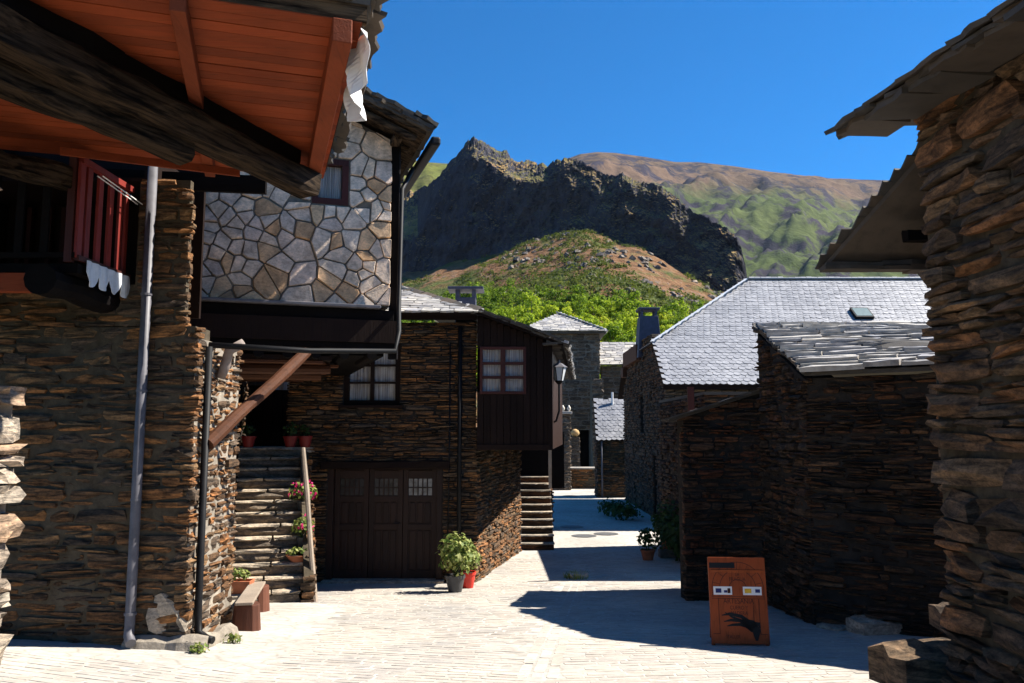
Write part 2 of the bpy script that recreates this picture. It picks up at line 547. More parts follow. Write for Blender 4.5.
class Masonry:
    """collects the stones of one thing: the 300 that show largest become objects, the rest one mesh per wall"""
    def __init__(self, root, limit=300, minpx=9.0):
        self.root, self.limit, self.minpx, self.items = root, limit, minpx, []
    def wall(self, name, a, b, z0, z1, mat, hr=(0.06, 0.16), wr=(0.15, 0.5), holes=(), ztop=None, thick=0.4,
             proud=0.03, depth=0.16, jut=0.03, back=None, end_jit=0.04, zbot=None, gap=0.012, stones=True):
        """a->b runs left to right seen from outside"""
        a, b = Vector((a[0], a[1], 0)), Vector((b[0], b[1], 0))
        L = (b - a).length
        u = (b - a).normalized()
        n = Vector((u.y, -u.x, 0))
        zt = ztop or (lambda s: z1)
        # backing with openings
        sb = sorted({0.0, L, *[max(0, min(L, h[0])) for h in holes], *[max(0, min(L, h[1])) for h in holes],
                     *([L * k / 8 for k in range(9)] if ztop else [])})
        zmx = max(zt(s) for s in sb)
        zb = sorted({z0, zmx, *[max(z0, min(zmx, h[2])) for h in holes], *[max(z0, min(zmx, h[3])) for h in holes]})
        solid = {}
        for i in range(len(sb) - 1):
            for j in range(len(zb) - 1):
                sm, zm = (sb[i] + sb[i + 1]) / 2, (zb[j] + zb[j + 1]) / 2
                hole = any(h[0] < sm < h[1] and h[2] < zm < h[3] for h in holes)
                if zb[j] >= zt(sm) - 1e-4:
                    hole = True
                solid[i, j] = not hole
        mb = MB()
        def W(s, o, z):
            s = min(max(s, 0.02), L - 0.02)       # keep clear of the wall that meets it at the corner
            return a + u * s + n * o + Vector((0, 0, min(z, zt(min(max(s, 0), L)))))
        for (i, j), ok in solid.items():
            if not ok:
                continue
            s0, s1, y0, y1 = sb[i], sb[i + 1], zb[j], zb[j + 1]
            f0, f1, bk0, bk1 = 0.0, 0.0, -thick, -thick
            q = [W(s0, 0, y0), W(s1, 0, y0), W(s1, 0, y1), W(s0, 0, y1), W(s0, -thick, y0), W(s1, -thick, y0), W(s1, -thick, y1), W(s0, -thick, y1)]
            fc = [(0, 1, 2, 3), (5, 4, 7, 6)]
            if not solid.get((i - 1, j)): fc.append((4, 0, 3, 7))
            if not solid.get((i + 1, j)): fc.append((1, 5, 6, 2))
            if not solid.get((i, j - 1)): fc.append((4, 5, 1, 0))
            if not solid.get((i, j + 1)): fc.append((3, 2, 6, 7))
            mb.add(q, fc)
        w = obj(name, mb, back or M_MORTAR_DK, self.root)
        if not stones:
            return w
        z = z0
        rot = Matrix((u, n, Vector((0, 0, 1)))).transposed()
        while z < zmx - 0.02:
            h = rnd.uniform(*hr) if rnd.random() > 0.15 else rnd.uniform(hr[0], hr[0] * 1.5)
            h = min(h, zmx - z + 0.03)
            blocked = []
            for hl in holes:
                ov = min(z + h, hl[3]) - max(z, hl[2])
                if ov > 0.5 * h:
                    blocked.append((hl[0], hl[1]))
            segs = [(-rnd.random() * end_jit, L + rnd.random() * end_jit)]
            for bl in blocked:
                ns = []
                for s0, s1 in segs:
                    if bl[1] <= s0 or bl[0] >= s1:
                        ns.append((s0, s1))
                    else:
                        if bl[0] > s0: ns.append((s0, bl[0]))
                        if bl[1] < s1: ns.append((bl[1], s1))
                segs = ns
            for s0, s1 in segs:
                s = s0
                while s < s1 - 0.03:
                    ww = rnd.uniform(*wr) * (0.7 + 0.6 * h / hr[1])
                    if s1 - (s + ww) < wr[0] * 0.6:
                        ww = s1 - s
                    hh = h * rnd.uniform(0.74, 1.06)
                    # now and then split a block into two thin slabs
                    subs = [(z + hh / 2, hh)] if h < hr[0] * 1.9 or rnd.random() > 0.3 else [(z + h * 0.27, h * 0.5), (z + h * 0.76, h * 0.45)]
                    for zc, zh in subs:
                        if zc + zh * 0.2 > zt(min(max(s + ww / 2, 0), L)):
                            continue
                        o = proud + (rnd.random() - 0.5) * 2 * jut - depth * 0.27
                        c = a + u * (s + ww / 2) + n * o + Vector((0, 0, zc))
                        R = rot @ Matrix.Rotation(rnd.gauss(0, 0.04), 3, 'Y') @ Matrix.Rotation(rnd.gauss(0, 0.05), 3, 'Z') @ Matrix.Rotation(rnd.gauss(0, 0.05), 3, 'X')
                        S = (max(0.03, ww - gap), depth, max(0.015, zh - gap * 0.7))
                        if rnd.random() < 0.5:
                            S = (-S[0], S[1], S[2])
                        self.items.append((w, c, R, S, rnd.randrange(len(PROTO)), mat, n))
                    s += ww
            z += h
        return w
    def finish(self):
        sc = []
        for it in self.items:
            w, c, R, S, pi, m, n = it
            q = proj(c)
            big = 0.0
            if q and -15 < q[0] < 1039 and -15 < q[1] < 698 and n.dot(Vector((0, 0, EYE)) - c) > 0:
                fc = abs(n.dot((Vector((0, 0, EYE)) - c).normalized()))
                wpx, hpx = abs(S[0]) * fc * FPX / q[2], S[2] * FPX / q[2]
                if max(wpx, hpx) >= self.minpx:
                    big = wpx * hpx
            sc.append(big)
        order = sorted(range(len(sc)), key=lambda i: -sc[i])
        chosen = {i for i in order[:self.limit] if sc[i] > 0}
        rest = {}
        for i, (w, c, R, S, pi, m, n) in enumerate(self.items):
            if i in chosen:
                o = bpy.data.objects.new('stone', proto_mesh(pi, m))
                COL.objects.link(o)
                o.parent = w
                o.matrix_parent_inverse = worldmat(w).inverted()
                o.matrix_basis = Matrix.Translation(c) @ R.to_4x4() @ Matrix.Diagonal((*S, 1))
            else:
                rest.setdefault((w, m.name), []).append((c, R, S, pi, m))
        for (w, mn), lst in rest.items():
            V, F, base = [], [], 0
            for c, R, S, pi, m in lst:
                A = np.array(PROTO[pi][0]) * np.array(S)
                A = A @ np.array(R).T + np.array(c)
                V.append(A)
                for f in PROTO[pi][1]:
                    F.append(tuple(base + k for k in f))
                base += len(A)
            me = bpy.data.meshes.new('small_stones')
            me.from_pydata(np.concatenate(V).tolist(), [], F)
            me.materials.append(lst[0][4])
            me.update()
            obj('small_stones', me, None, w, kind='stuff')

# ------------------------------------------------------------------ irregular slate slabs on a roof plane
def slab_mesh(seed, n=9):
    """thin slab, unit size, ragged lower edge (-y side)"""
    r = random.Random(seed)
    pts = []
    for i in range(5):
        pts.append((-0.5 + i / 4 + (r.random() - 0.5) * (0.08 if 0 < i < 4 else 0.04), -0.5 + r.random() * 0.16))
    pts += [(0.5 - r.random() * 0.05, 0.1), (0.5 - r.random() * 0.05, 0.5), (-0.5 + r.random() * 0.05, 0.5), (-0.5 + r.random() * 0.05, 0.1)]
    n = len(pts)
    top = [(x, y, 0.5 + (r.random() - 0.5) * 0.35) for x, y in pts]
    bot = [(x * 0.99, y * 0.98, -0.5) for x, y in pts]
    fs = [tuple(range(n)), tuple(range(n, 2 * n))[::-1]] + [(i, n + i, n + (i + 1) % n, (i + 1) % n) for i in range(n)]
    return top + bot, fs
SLABS = [slab_mesh(500 + i) for i in range(14)]
_slab_mesh = {}
def slab_data(i, m):
    if (i, m.name) not in _slab_mesh:
        me = bpy.data.meshes.new('slate')
        me.from_pydata(SLABS[i][0], [], SLABS[i][1])
        me.materials.append(m)
        me.update()
        _slab_mesh[i, m.name] = me
    return _slab_mesh[i, m.name]
def slate_roof(roof, el, er, rl, rr, mat, row=0.2, w=(0.25, 0.6), thick=0.03, objects=True, lap=1.7, limit=300, jit=0.02, tilt=0.06):
    """el, er: eave left/right; rl, rr: ridge left/right (seen from outside). Slabs become children of roof."""
    el, er, rl, rr = map(Vector, (el, er, rl, rr))
    nrow = max(1, int(((rl - el).length + (rr - er).length) / 2 / row))
    items = []
    for j in range(nrow + 1):
        t = j / nrow
        A, B = el.lerp(rl, t), er.lerp(rr, t)
        u = B - A
        L = u.length
        if L < 0.05:
            continue
        u.normalize()
        up = (rl.lerp(rr, 0.5) - el.lerp(er, 0.5)).normalized()
        nrm = u.cross(up).normalized()
        up = nrm.cross(u).normalized()
        s = -rnd.random() * w[0] * 0.5
        while s < L:
            ww = rnd.uniform(*w)
            s0, s1 = max(s, -0.05), min(s + ww, L + 0.05)
            if s1 - s0 > 0.06:
                hh = row * lap * rnd.uniform(0.92, 1.1)
                c = A + u * ((s0 + s1) / 2) + up * (hh / 2 - row * 0.5 + rnd.uniform(-jit, jit)) + nrm * (thick * 0.75 + rnd.uniform(0, 0.4) * thick)
                R = Matrix((u, up, nrm)).transposed() @ Matrix.Rotation(-tilt * rnd.uniform(0.6, 1.3), 3, 'X') @ Matrix.Rotation(rnd.gauss(0, 0.02), 3, 'Z')
                items.append((c, R, (s1 - s0 - 0.008, hh, thick * rnd.uniform(0.6, 1.3)), rnd.randrange(len(SLABS))))
            s += ww
    put_slabs(roof, items, mat, objects, limit)
def put_slabs(roof, items, mat, objects=True, limit=300, name='slate'):
    sc = []
    for c, R, S, k in items:
        q = proj(c)
        vis = 0
        if objects and q and -20 < q[0] < 1044 and -20 < q[1] < 700:
            if abs(S[0]) * FPX / q[2] >= 9:
                vis = abs(S[0]) / q[2]
        sc.append(vis)
    order = sorted(range(len(items)), key=lambda i: -sc[i])
    ch = {i for i in order[:limit] if sc[i] > 0}
    V, F, base = [], [], 0
    for i, (c, R, S, k) in enumerate(items):
        if i in ch:
            o = bpy.data.objects.new(name, slab_data(k, mat))
            COL.objects.link(o)
            o.parent = roof
            o.matrix_parent_inverse = worldmat(roof).inverted()
            o.matrix_basis = Matrix.Translation(c) @ R.to_4x4() @ Matrix.Diagonal((*S, 1))
        else:
            A = np.array(SLABS[k][0]) * np.array(S)
            V.append(A @ np.array(R).T + np.array(c))
            F += [tuple(base + q for q in f) for f in SLABS[k][1]]
            base += len(A)
    if V:
        me = bpy.data.meshes.new('small_slates')
        me.from_pydata(np.concatenate(V).tolist(), [], F)
        me.materials.append(mat)
        me.update()
        obj('small_slates', me, None, roof, kind='stuff')
def verge(roof, a, b, mat, out, w=(0.3, 0.5), thick=0.05, layers=2, depth=0.35, slope_n=(0, 0, 1)):
    """ragged stack of slabs along an edge a->b; out: horizontal outward direction"""
    a, b = Vector(a), Vector(b)
    u = (b - a); L = u.length; u.normalize()
    items = []
    out = Vector(out).normalized()
    for k in range(layers):
        s = -0.05 * rnd.random()
        while s < L:
            ww = min(rnd.uniform(*w), L - s + 0.04)
            if ww < 0.06:
                break
            up = -out
            nrm = u.cross(up).normalized()
            if nrm.z < 0:
                nrm = -nrm
            c = a + u * (s + ww / 2) + out * (rnd.uniform(-0.05, 0.03) - depth * 0.3 + 0.02 * k) + nrm * (thick * (k + 0.5) + rnd.uniform(-.2, .2) * thick)
            R = Matrix((u, nrm.cross(u), nrm)).transposed() @ Matrix.Rotation(rnd.gauss(0, 0.03), 3, 'X') @ Matrix.Rotation(rnd.gauss(0, 0.06), 3, 'Z')
            items.append((c, R, (ww * 1.02, depth, thick * rnd.uniform(0.7, 1.2)), rnd.randrange(len(SLABS))))
            s += ww
    put_slabs(roof, items, mat)

# ------------------------------------------------------------------ setting: ground, street, hills
def grid_obj(name, xs, ys, zf, m, smooth=True):
    V = [(x, y, zf(x, y)) for y in ys for x in xs]
    nx = len(xs)
    F = [(j * nx + i, j * nx + i + 1, (j + 1) * nx + i + 1, (j + 1) * nx + i) for j in range(len(ys) - 1) for i in range(nx - 1)]
    me = bpy.data.meshes.new(name)
    me.from_pydata(V, [], F)
    me.polygons.foreach_set('use_smooth', [smooth] * len(F))
    me.update()
    o = obj(name, me, m)
    o['kind'] = 'structure'
    return o
def ground_mat():
    k = N('ground_earth')
    n1 = k.noise(k.pos(), 2.0, 6, 0.65)
    n2 = k.noise(k.pos(), 0.05, 4, 0.6)
    c = k.mix(k.ramp(n1, [(0.12, 0.10, 0.07), (0.22, 0.19, 0.14)], pos=[.3, .7]), k.ramp(n2, [(0.08, 0.10, 0.03), (0.15, 0.14, 0.06)], pos=[.4, .6]), 0.5)
    k.bump(n1, 0.5, 0.03)
    return k.fin(c, 0.95, 0.1)
def street_mat():
    k = N('street_mortar')
    v = k.pos((3.2, 8.0, 1), (0, 0, 0.12))
    vo = k.n('ShaderNodeTexVoronoi', feature='DISTANCE_TO_EDGE')
    vo.inputs['Scale'].default_value = 1.0
    k.l(v, vo.inputs['Vector'])
    n1 = k.noise(k.pos(), 9, 5, 0.7)
    n2 = k.noise(k.pos(), 0.7, 4, 0.6)
    j = k.ramp(vo.outputs['Distance'], [(0.72, 0.70, 0.66), (1, 1, 1)], pos=[0.01, 0.07])
    c = k.mix((0.42, 0.393, 0.355), k.ramp(n1, [(0.72, 0.72, 0.72), (1.15, 1.15, 1.15)], pos=[.3, .7]), 0.8, 'MULTIPLY')
    c = k.mix(c, k.ramp(n2, [(0.85, 0.85, 0.84), (1.1, 1.1, 1.1)], pos=[.35, .65]), 1.0, 'MULTIPLY')
    c = k.mix(c, j, 0.7, 'MULTIPLY')
    k.bump(vo.outputs['Distance'], 0.3, 0.02)
    return k.fin(c, 0.9, 0.2)
xs = [-3000, -1500, -500, -150, -60, -30, -16] + [i * 0.8 for i in range(-15, 18)] + [18, 30, 60, 150, 500, 1500, 3000]
ys = [-3000, -1500, -400, -100, -40, -20] + [i * 0.8 for i in range(-14, 60)] + [55, 70, 150, 400, 1500, 3000]
grid_obj('ground', xs, ys, lambda x, y: g(x, y) - 0.03, ground_mat())
sx = [-7 + 0.35 * i for i in range(41)]
sy = [-4 + 0.4 * i for i in range(112)]
street = grid_obj('street', sx, sy, lambda x, y: g(x, y), street_mat())

# paving stones: the largest 300 in view are objects, the rest one mesh
def make_paving():
    r = random.Random(21)
    PZ_N = 10
    def pmesh(seed):
        q = random.Random(seed)
        t = [(-.5, -.5), (-.1, -.5), (.3, -.5), (.5, -.4), (.5, .35), (.4, .5), (0, .5), (-.45, .5), (-.5, .3)]
        t = [(x * (1 - q.random() * .06), y * (1 - q.random() * .16)) for x, y in t]
        n = len(t)
        top = [(x * .975, y * .93, 0.0 + q.uniform(-.06, .06)) for x, y in t]
        bot = [(x, y, -1.0) for x, y in t]
        return top + bot, [tuple(range(n))] + [(i, n + i, n + (i + 1) % n, (i + 1) % n) for i in range(n)]
    prot = [pmesh(900 + i) for i in range(PZ_N)]
    meshes = []
    for vs, fs in prot:
        me = bpy.data.meshes.new('paving_stone')
        me.from_pydata(vs, [], fs)
        me.materials.append(M_PAVE)
        me.update()
        meshes.append(me)
    d0, d1 = PG(532, 690), PG(577, 579)
    items = []
    def gutterx(y):
        t = (y - d0.y) / (d1.y - d0.y)
        return d0.x + (d1.x - d0.x) * t
    y = 5.2
    while y < 17.5:
        h = r.uniform(0.075, 0.135)
        x = -5.4 + r.random() * 0.3
        while x < 4.4:
            w = r.uniform(0.16, 0.42)
            cx, cy = x + w / 2, y + h / 2
            # left of the gutter the rows are laid at a slant
            sl = 0.10 if cx > gutterx(cy) else -0.22
            yy = cy + sl * (cx - gutterx(cy))
            x += w
            if abs(cx - gutterx(yy)) < 0.22 + 0.0 or yy < 5.0:
                continue
            # smooth concrete apron by the left house
            if cx < -2.3 and 7.6 < yy + 0.1 * cx + 0.3 < 12:
                continue
            items.append((cx, yy, w - 0.007, h - 0.006, math.atan(sl) + r.gauss(0, 0.02)))
        y += h
    # the gutter line: three rows of long stones
    L = (d1 - d0).length
    ang = math.atan2(d1.y - d0.y, d1.x - d0.x)
    for k in (-0.13, 0.0, 0.13):
        s = -1.5
        while s < L:
            w = r.uniform(0.3, 0.6)
            c = d0 + (d1 - d0) * ((s + w / 2) / L)
            items.append((c.x - math.sin(ang) * k, c.y + math.cos(ang) * k, w - 0.015, 0.115, ang))
            s += w
    sc = []
    for cx, cy, w, h, a in items:
        q = proj((cx, cy, g(cx, cy)))
        sc.append(w * h / q[2] ** 3 if q and 0 < q[0] < 1024 and q[1] < 683 else 0)
    ch = set(sorted(range(len(items)), key=lambda i: -sc[i])[:300])
    V, F, base = [], [], 0
    for i, (cx, cy, w, h, a) in enumerate(items):
        k = r.randrange(PZ_N)
        z = g(cx, cy) + r.uniform(0.0012, 0.0035)
        gx, gy = (g(cx + .1, cy) - g(cx - .1, cy)) / .2, (g(cx, cy + .1) - g(cx, cy - .1)) / .2
        nrm = Vector((-gx + r.gauss(0, .004), -gy + r.gauss(0, .004), 1)).normalized()
        tx = Vector((math.cos(a), math.sin(a), 0))
        tx = (tx - nrm * tx.dot(nrm)).normalized()
        R = Matrix((tx, nrm.cross(tx), nrm)).transposed()
        if i in ch:
            o = bpy.data.objects.new('paving_stone', meshes[k])
            COL.objects.link(o)
            o.parent = street
            o.matrix_basis = Matrix.Translation((cx, cy, z)) @ R.to_4x4() @ Matrix.Diagonal((w, h, 0.03, 1))
        else:
            A = np.array(prot[k][0]) * np.array((w, h, 0.03))
            V.append(A @ np.array(R).T + np.array((cx, cy, z)))
            F += [tuple(base + q for q in f) for f in prot[k][1]]
            base += len(A)
    me = bpy.data.meshes.new('small_paving_stones')
    me.from_pydata(np.concatenate(V).tolist(), [], F)
    me.materials.append(M_PAVE)
    me.update()
    obj('small_paving_stones', me, None, street, kind='stuff')
make_paving()

# --- hills
def fbm(p, H=0.9, octv=6, lac=2.1):
    return noise.fractal(Vector(p), H, lac, octv, noise_basis='PERLIN_ORIGINAL')
def ridged(p, octv=6):
    return noise.ridged_multi_fractal(Vector(p), 0.9, 2.1, octv, 1.0, 2.0)
def itp(px, pts):
    return float(np.interp(px, [q[0] for q in pts], [q[1] for q in pts]))

SLOPE_TOP = [(250, 300), (395, 278), (420, 272), (470, 258), (530, 245), (560, 240), (590, 236), (640, 250), (680, 272), (720, 293), (745, 302), (800, 320), (1000, 340)]
def slope_depth(px):
    return itp(px, [(250, 330), (400, 310), (745, 208), (1000, 205)])
def slope_z(px, Y):
    """height of the wooded hillside at a column px and depth Y"""
    Yt = slope_depth(px)
    zt = P(px, itp(px, SLOPE_TOP), Yt).z
    t = max(0.0, min(1.06, (Y - 56) / (Yt - 56)))
    return -1.3 + (zt + 1.3) * (0.75 * t + 0.25 * t * t)
def slope_xy_z(x, y):
    px = 512 + FPX * x / y
    return slope_z(px, y) + (3.4 * fbm((x * 0.022, y * 0.022, 0), octv=6) + 0.8 * ridged((x * 0.05, y * 0.05, 3), 5) - 0.8) * min(1, (y - 56) / 60)
def hillside_mat():
    k = N('hillside_scrub')
    n1 = k.noise(k.pos(), 0.05, 6, 0.65, 0.5)
    n2 = k.noise(k.pos(), 0.35, 6, 0.7)
    n3 = k.noise(k.pos((1, 1, 2.5)), 1.2, 5, 0.7)
    earth = k.ramp(n2, [(0.05, 0.042, 0.034), (0.16, 0.08, 0.038), (0.23, 0.13, 0.066), (0.14, 0.12, 0.105)], pos=[.34, .46, .56, .66])
    green = k.ramp(n3, [(0.03, 0.05, 0.014), (0.075, 0.10, 0.025), (0.13, 0.13, 0.04)], pos=[.3, .5, .7])
    c = k.mix(earth, green, k.ramp(n1, [(0, 0, 0), (1, 1, 1)], pos=[.50, .60]))
    k.bump(n2, 1.0, 2.0)
    return k.fin(c, 0.95, 0.1)
def build_hillside():
    V, F = [], []
    cols = np.linspace(250, 1000, 170)
    rows = np.linspace(0, 1.06, 110)
    for t in rows:
        for px in cols:
            Y = 56 + (slope_depth(px) - 56) * t
            X = (px - 512) / FPX * Y
            V.append((X, Y, slope_xy_z(X, Y)))
    nx = len(cols)
    for j in range(len(rows) - 1):
        for i in range(nx - 1):
            F.append((j * nx + i, j * nx + i + 1, (j + 1) * nx + i + 1, (j + 1) * nx + i))
    me = bpy.data.meshes.new('hillside')
    me.from_pydata(V, [], F)
    me.polygons.foreach_set('use_smooth', [True] * len(F))
    o = obj('hillside', me, hillside_mat())
    o['kind'] = 'structure'
build_hillside()

CLIFF_TOP = [(250, 240), (360, 215), (385, 205), (400, 196), (412, 190), (428, 186), (442, 174), (452, 160), (460, 152), (468, 142), (474, 138), (482, 140), (490, 146), (500, 150), (508, 153), (514, 160), (530, 161), (546, 164),
             (556, 161), (566, 158), (576, 160), (588, 165), (600, 171), (612, 176), (622, 175), (634, 180), (648, 183), (662, 187), (674, 196), (684, 205), (696, 213), (706, 217), (718, 224), (728, 229), (736, 236), (742, 250), (746, 268), (749, 292), (753, 310)]
def cliff_mat():
    k = N('cliff_rock')
    v = k.pos((1, 1, 0.55))
    n1 = k.noise(v, 0.045, 7, 0.7, 0.8)
    n2 = k.noise(v, 0.35, 6, 0.72, 0.4)
    geo = k.n('ShaderNodeNewGeometry')
    sp = k.n('ShaderNodeSeparateXYZ')
    k.l(geo.outputs['Normal'], sp.inputs[0])
    rock = k.ramp(n2, [(0.020, 0.021, 0.03), (0.05, 0.052, 0.068), (0.088, 0.088, 0.10)], pos=[.3, .5, .72])
    rock = k.mix(rock, k.ramp(n1, [(0.6, 0.6, 0.65), (1.15, 1.05, 1.0)], pos=[.35, .65]), 1.0, 'MULTIPLY')
    grass = k.ramp(n1, [(0.36, 0.22, 0.09), (0.20, 0.16, 0.06), (0.10, 0.10, 0.035)], pos=[.4, .52, .62])
    c = k.mix(rock, grass, k.ramp(sp.outputs['Z'], [(0, 0, 0), (1, 1, 1)], pos=[.62, .8]))
    k.bump(n2, 1.0, 2.0)
    return k.fin(c, 0.95, 0.1)
def crest_top(px):
    cr = itp(px, [(250, 1), (418, 1), (430, .25), (450, .5), (470, 1), (545, 1), (570, .3), (600, .08), (760, .03)])
    return cr * ((1 - itp(px, [(250, .5), (418, .5), (440, .86), (480, .86), (530, .76), (560, .88), (760, .9)])) / .25) ** 1.3
def build_cliff():
    V, F = [], []
    cols = np.linspace(250, 753, 520)
    NR = 150
    for j in range(NR + 22):
        for px in cols:
            Yb = slope_depth(px) + 2
            yt = itp(px, CLIFF_TOP)
            jag = 0.0
            if 395 < px < 745:
                jag = 3.0 * fbm((px * 0.09, 3.3, 0), 0.8, 5) + 2.0 * fbm((px * 0.35, 7.7, 0), 0.6, 4)
            yb = itp(px, SLOPE_TOP) + 12
            if j <= NR:
                t = j / NR
                crest = itp(px, [(250, 1), (418, 1), (430, .25), (450, .5), (470, 1), (545, 1), (570, .3), (600, .08), (760, .03)])
                Y0 = Yb + 14 * t ** 1.2 + 34 * crest * max(0.0, (t - itp(px, [(250, .5), (418, .5), (440, .86), (480, .86), (530, .76), (560, .88), (760, .9)])) / .25) ** 1.3
                p = P(px, yb + (yt + jag * t ** 9 - yb) * t, Y0)
                amp = min(1, 0.25 + t * 4) * (1 - 0.8 * max(0.0, (t - 0.93) / 0.07))
                big = ridged((p.x * 0.018, p.z * 0.010, 2.0), 6)
                small = fbm((p.x * 0.09, p.z * 0.06, 9.0), 0.6, 8)
                dy = (2.6 * (1.1 - big) + 3.6 * small) * amp
                zz_ = 3.0 * fbm((p.x * 0.11, Y0 * 0.11, 6.0), 0.7, 6) * min(1, crest * 1.2) * max(0.0, (t - 0.7) / 0.3) * min(1, (1 - t) / 0.04)
                V.append((p.x * (Y0 + dy) / Y0, Y0 + dy, EYE + (p.z - EYE) * (Y0 + dy) / Y0 + zz_))
            else:
                q = (j - NR) / 22
                Yq = Yb + 14 + 34 * crest_top(px)
                p = P(px, yt + jag, Yq)
                Y = Yq + 120 * q
                V.append((p.x * (1 + 0.3 * q), Y, p.z - 6 * q - 0.25 * (Y - Yq) * q + 2.5 * fbm((p.x * 0.05, Y * 0.05, 4.4), 0.9, 5)))
    nx = len(cols)
    for j in range(NR + 21):
        for i in range(nx - 1):
            F.append((j * nx + i, j * nx + i + 1, (j + 1) * nx + i + 1, (j + 1) * nx + i))
    me = bpy.data.meshes.new('cliff')
    me.from_pydata(V, [], F)
    me.update()
    o = obj('cliff', me, cliff_mat())
    o['kind'] = 'structure'
build_cliff()

def mountain_mat(name, green, brown, dark, top, sc):
    k = N(name)
    v = k.pos((1, 1, 1.0), (0, 0, 0.5))
    n1 = k.noise(v, 0.0022 * sc, 6, 0.62, 0.8)
    n2 = k.noise(v, 0.012 * sc, 6, 0.68, 0.5)
    n3 = k.noise(v, 0.05 * sc, 5, 0.7)
    geo = k.n('ShaderNodeNewGeometry')
    sp = k.n('ShaderNodeSeparateXYZ')
    k.l(geo.outputs['Position'], sp.inputs[0])
    h = k.n('ShaderNodeMapRange')
    h.inputs['From Min'].default_value = top * 0.45
    h.inputs['From Max'].default_value = top * 0.92
    k.l(sp.outputs['Z'], h.inputs['Value'])
    hh = k.n('ShaderNodeMath', operation='ADD')
    k.l(h.outputs[0], hh.inputs[0])
    k.l(k.mul(n2, 0.8, -0.4), hh.inputs[1])
    c = k.mix(green, brown, k.ramp(hh.outputs[0], [(0, 0, 0), (1, 1, 1)], pos=[.72, 1.0]))
    c = k.mix(c, dark, k.ramp(n2, [(1, 1, 1), (0, 0, 0)], pos=[.44, .52]))
    c = k.mix(c, k.ramp(n3, [(0.55, 0.55, 0.55), (1.3, 1.3, 1.25)], pos=[.3, .7]), 0.8, 'MULTIPLY')
    c = k.mix(c, k.ramp(n1, [(0.75, 0.8, 0.7), (1.2, 1.1, 1.05)], pos=[.35, .65]), 0.8, 'MULTIPLY')
    k.bump(n2, 0.6, 14.0 / sc)
    return k.fin(c, 0.95, 0.05)
def build_mountain(name, tops, Y0, Y1, ybase, px0, px1, nc, nr, amp, fs, m, spur=0.0):
    V, F = [], []
    cols = np.linspace(px0, px1, nc)
    for j in range(nr):
        t = j / (nr - 1)
        for px in cols:
            tt = min(1.0, t / 0.9)
            Y = Y0 + (Y1 - Y0) * tt
            yt = itp(px, tops)
            zt = P(px, yt, Y1).z
            z0 = P(px, ybase, Y0).z
            z = z0 + (zt - z0) * (tt ** 0.85)
            X = (px - 512) / FPX * Y
            if t > 0.9:
                q = (t - 0.9) / 0.1
                Y += 500 * q
                z -= 60 * q * q
                X = (px - 512) / FPX * Y1
            a = amp * math.sin(math.pi * min(1, tt * 0.93 + 0.07)) ** 0.7
            # gullies run down the slope at a slant
            gx = X * math.cos(spur) + Y * math.sin(spur)
            gy = -X * math.sin(spur) + Y * math.cos(spur)
            z += a * (ridged((gx * fs, gy * fs * 0.28, 5.0), 7) - 1.1) + 0.35 * a * fbm((X * fs * 3, Y * fs * 3, 1.0), 0.9, 5)
            V.append((X, Y, z))
    n = len(cols)
    for j in range(nr - 1):
        for i in range(n - 1):
            F.append((j * n + i, j * n + i + 1, (j + 1) * n + i + 1, (j + 1) * n + i))
    me = bpy.data.meshes.new(name)
    me.from_pydata(V, [], F)
    me.polygons.foreach_set('use_smooth', [True] * len(F))
    o = obj(name, me, m)
    o['kind'] = 'structure'
build_mountain('far_mountain', [(200, 190), (480, 190), (540, 172), (566, 160), (582, 154), (600, 152), (620, 153), (650, 157), (680, 162), (705, 162), (740, 166), (780, 172), (830, 178), (880, 180), (960, 181), (1200, 190)],
               1000, 2300, 400, 300, 1200, 300, 190, 62, 0.0042,
               mountain_mat('mountain_heath', (0.065, 0.085, 0.024), (0.12, 0.078, 0.052), (0.032, 0.026, 0.04), 700, 1.0), spur=-0.6)  # dark colour holds purple heather and painted blue gully shadow
build_mountain('green_hill', [(150, 130), (330, 146), (400, 158), (420, 162), (450, 164), (480, 178), (560, 230)],
               550, 900, 330, 150, 560, 120, 60, 18, 0.008,
               mountain_mat('hill_grass', (0.14, 0.15, 0.04), (0.20, 0.19, 0.06), (0.10, 0.10, 0.035), 400, 2.0))

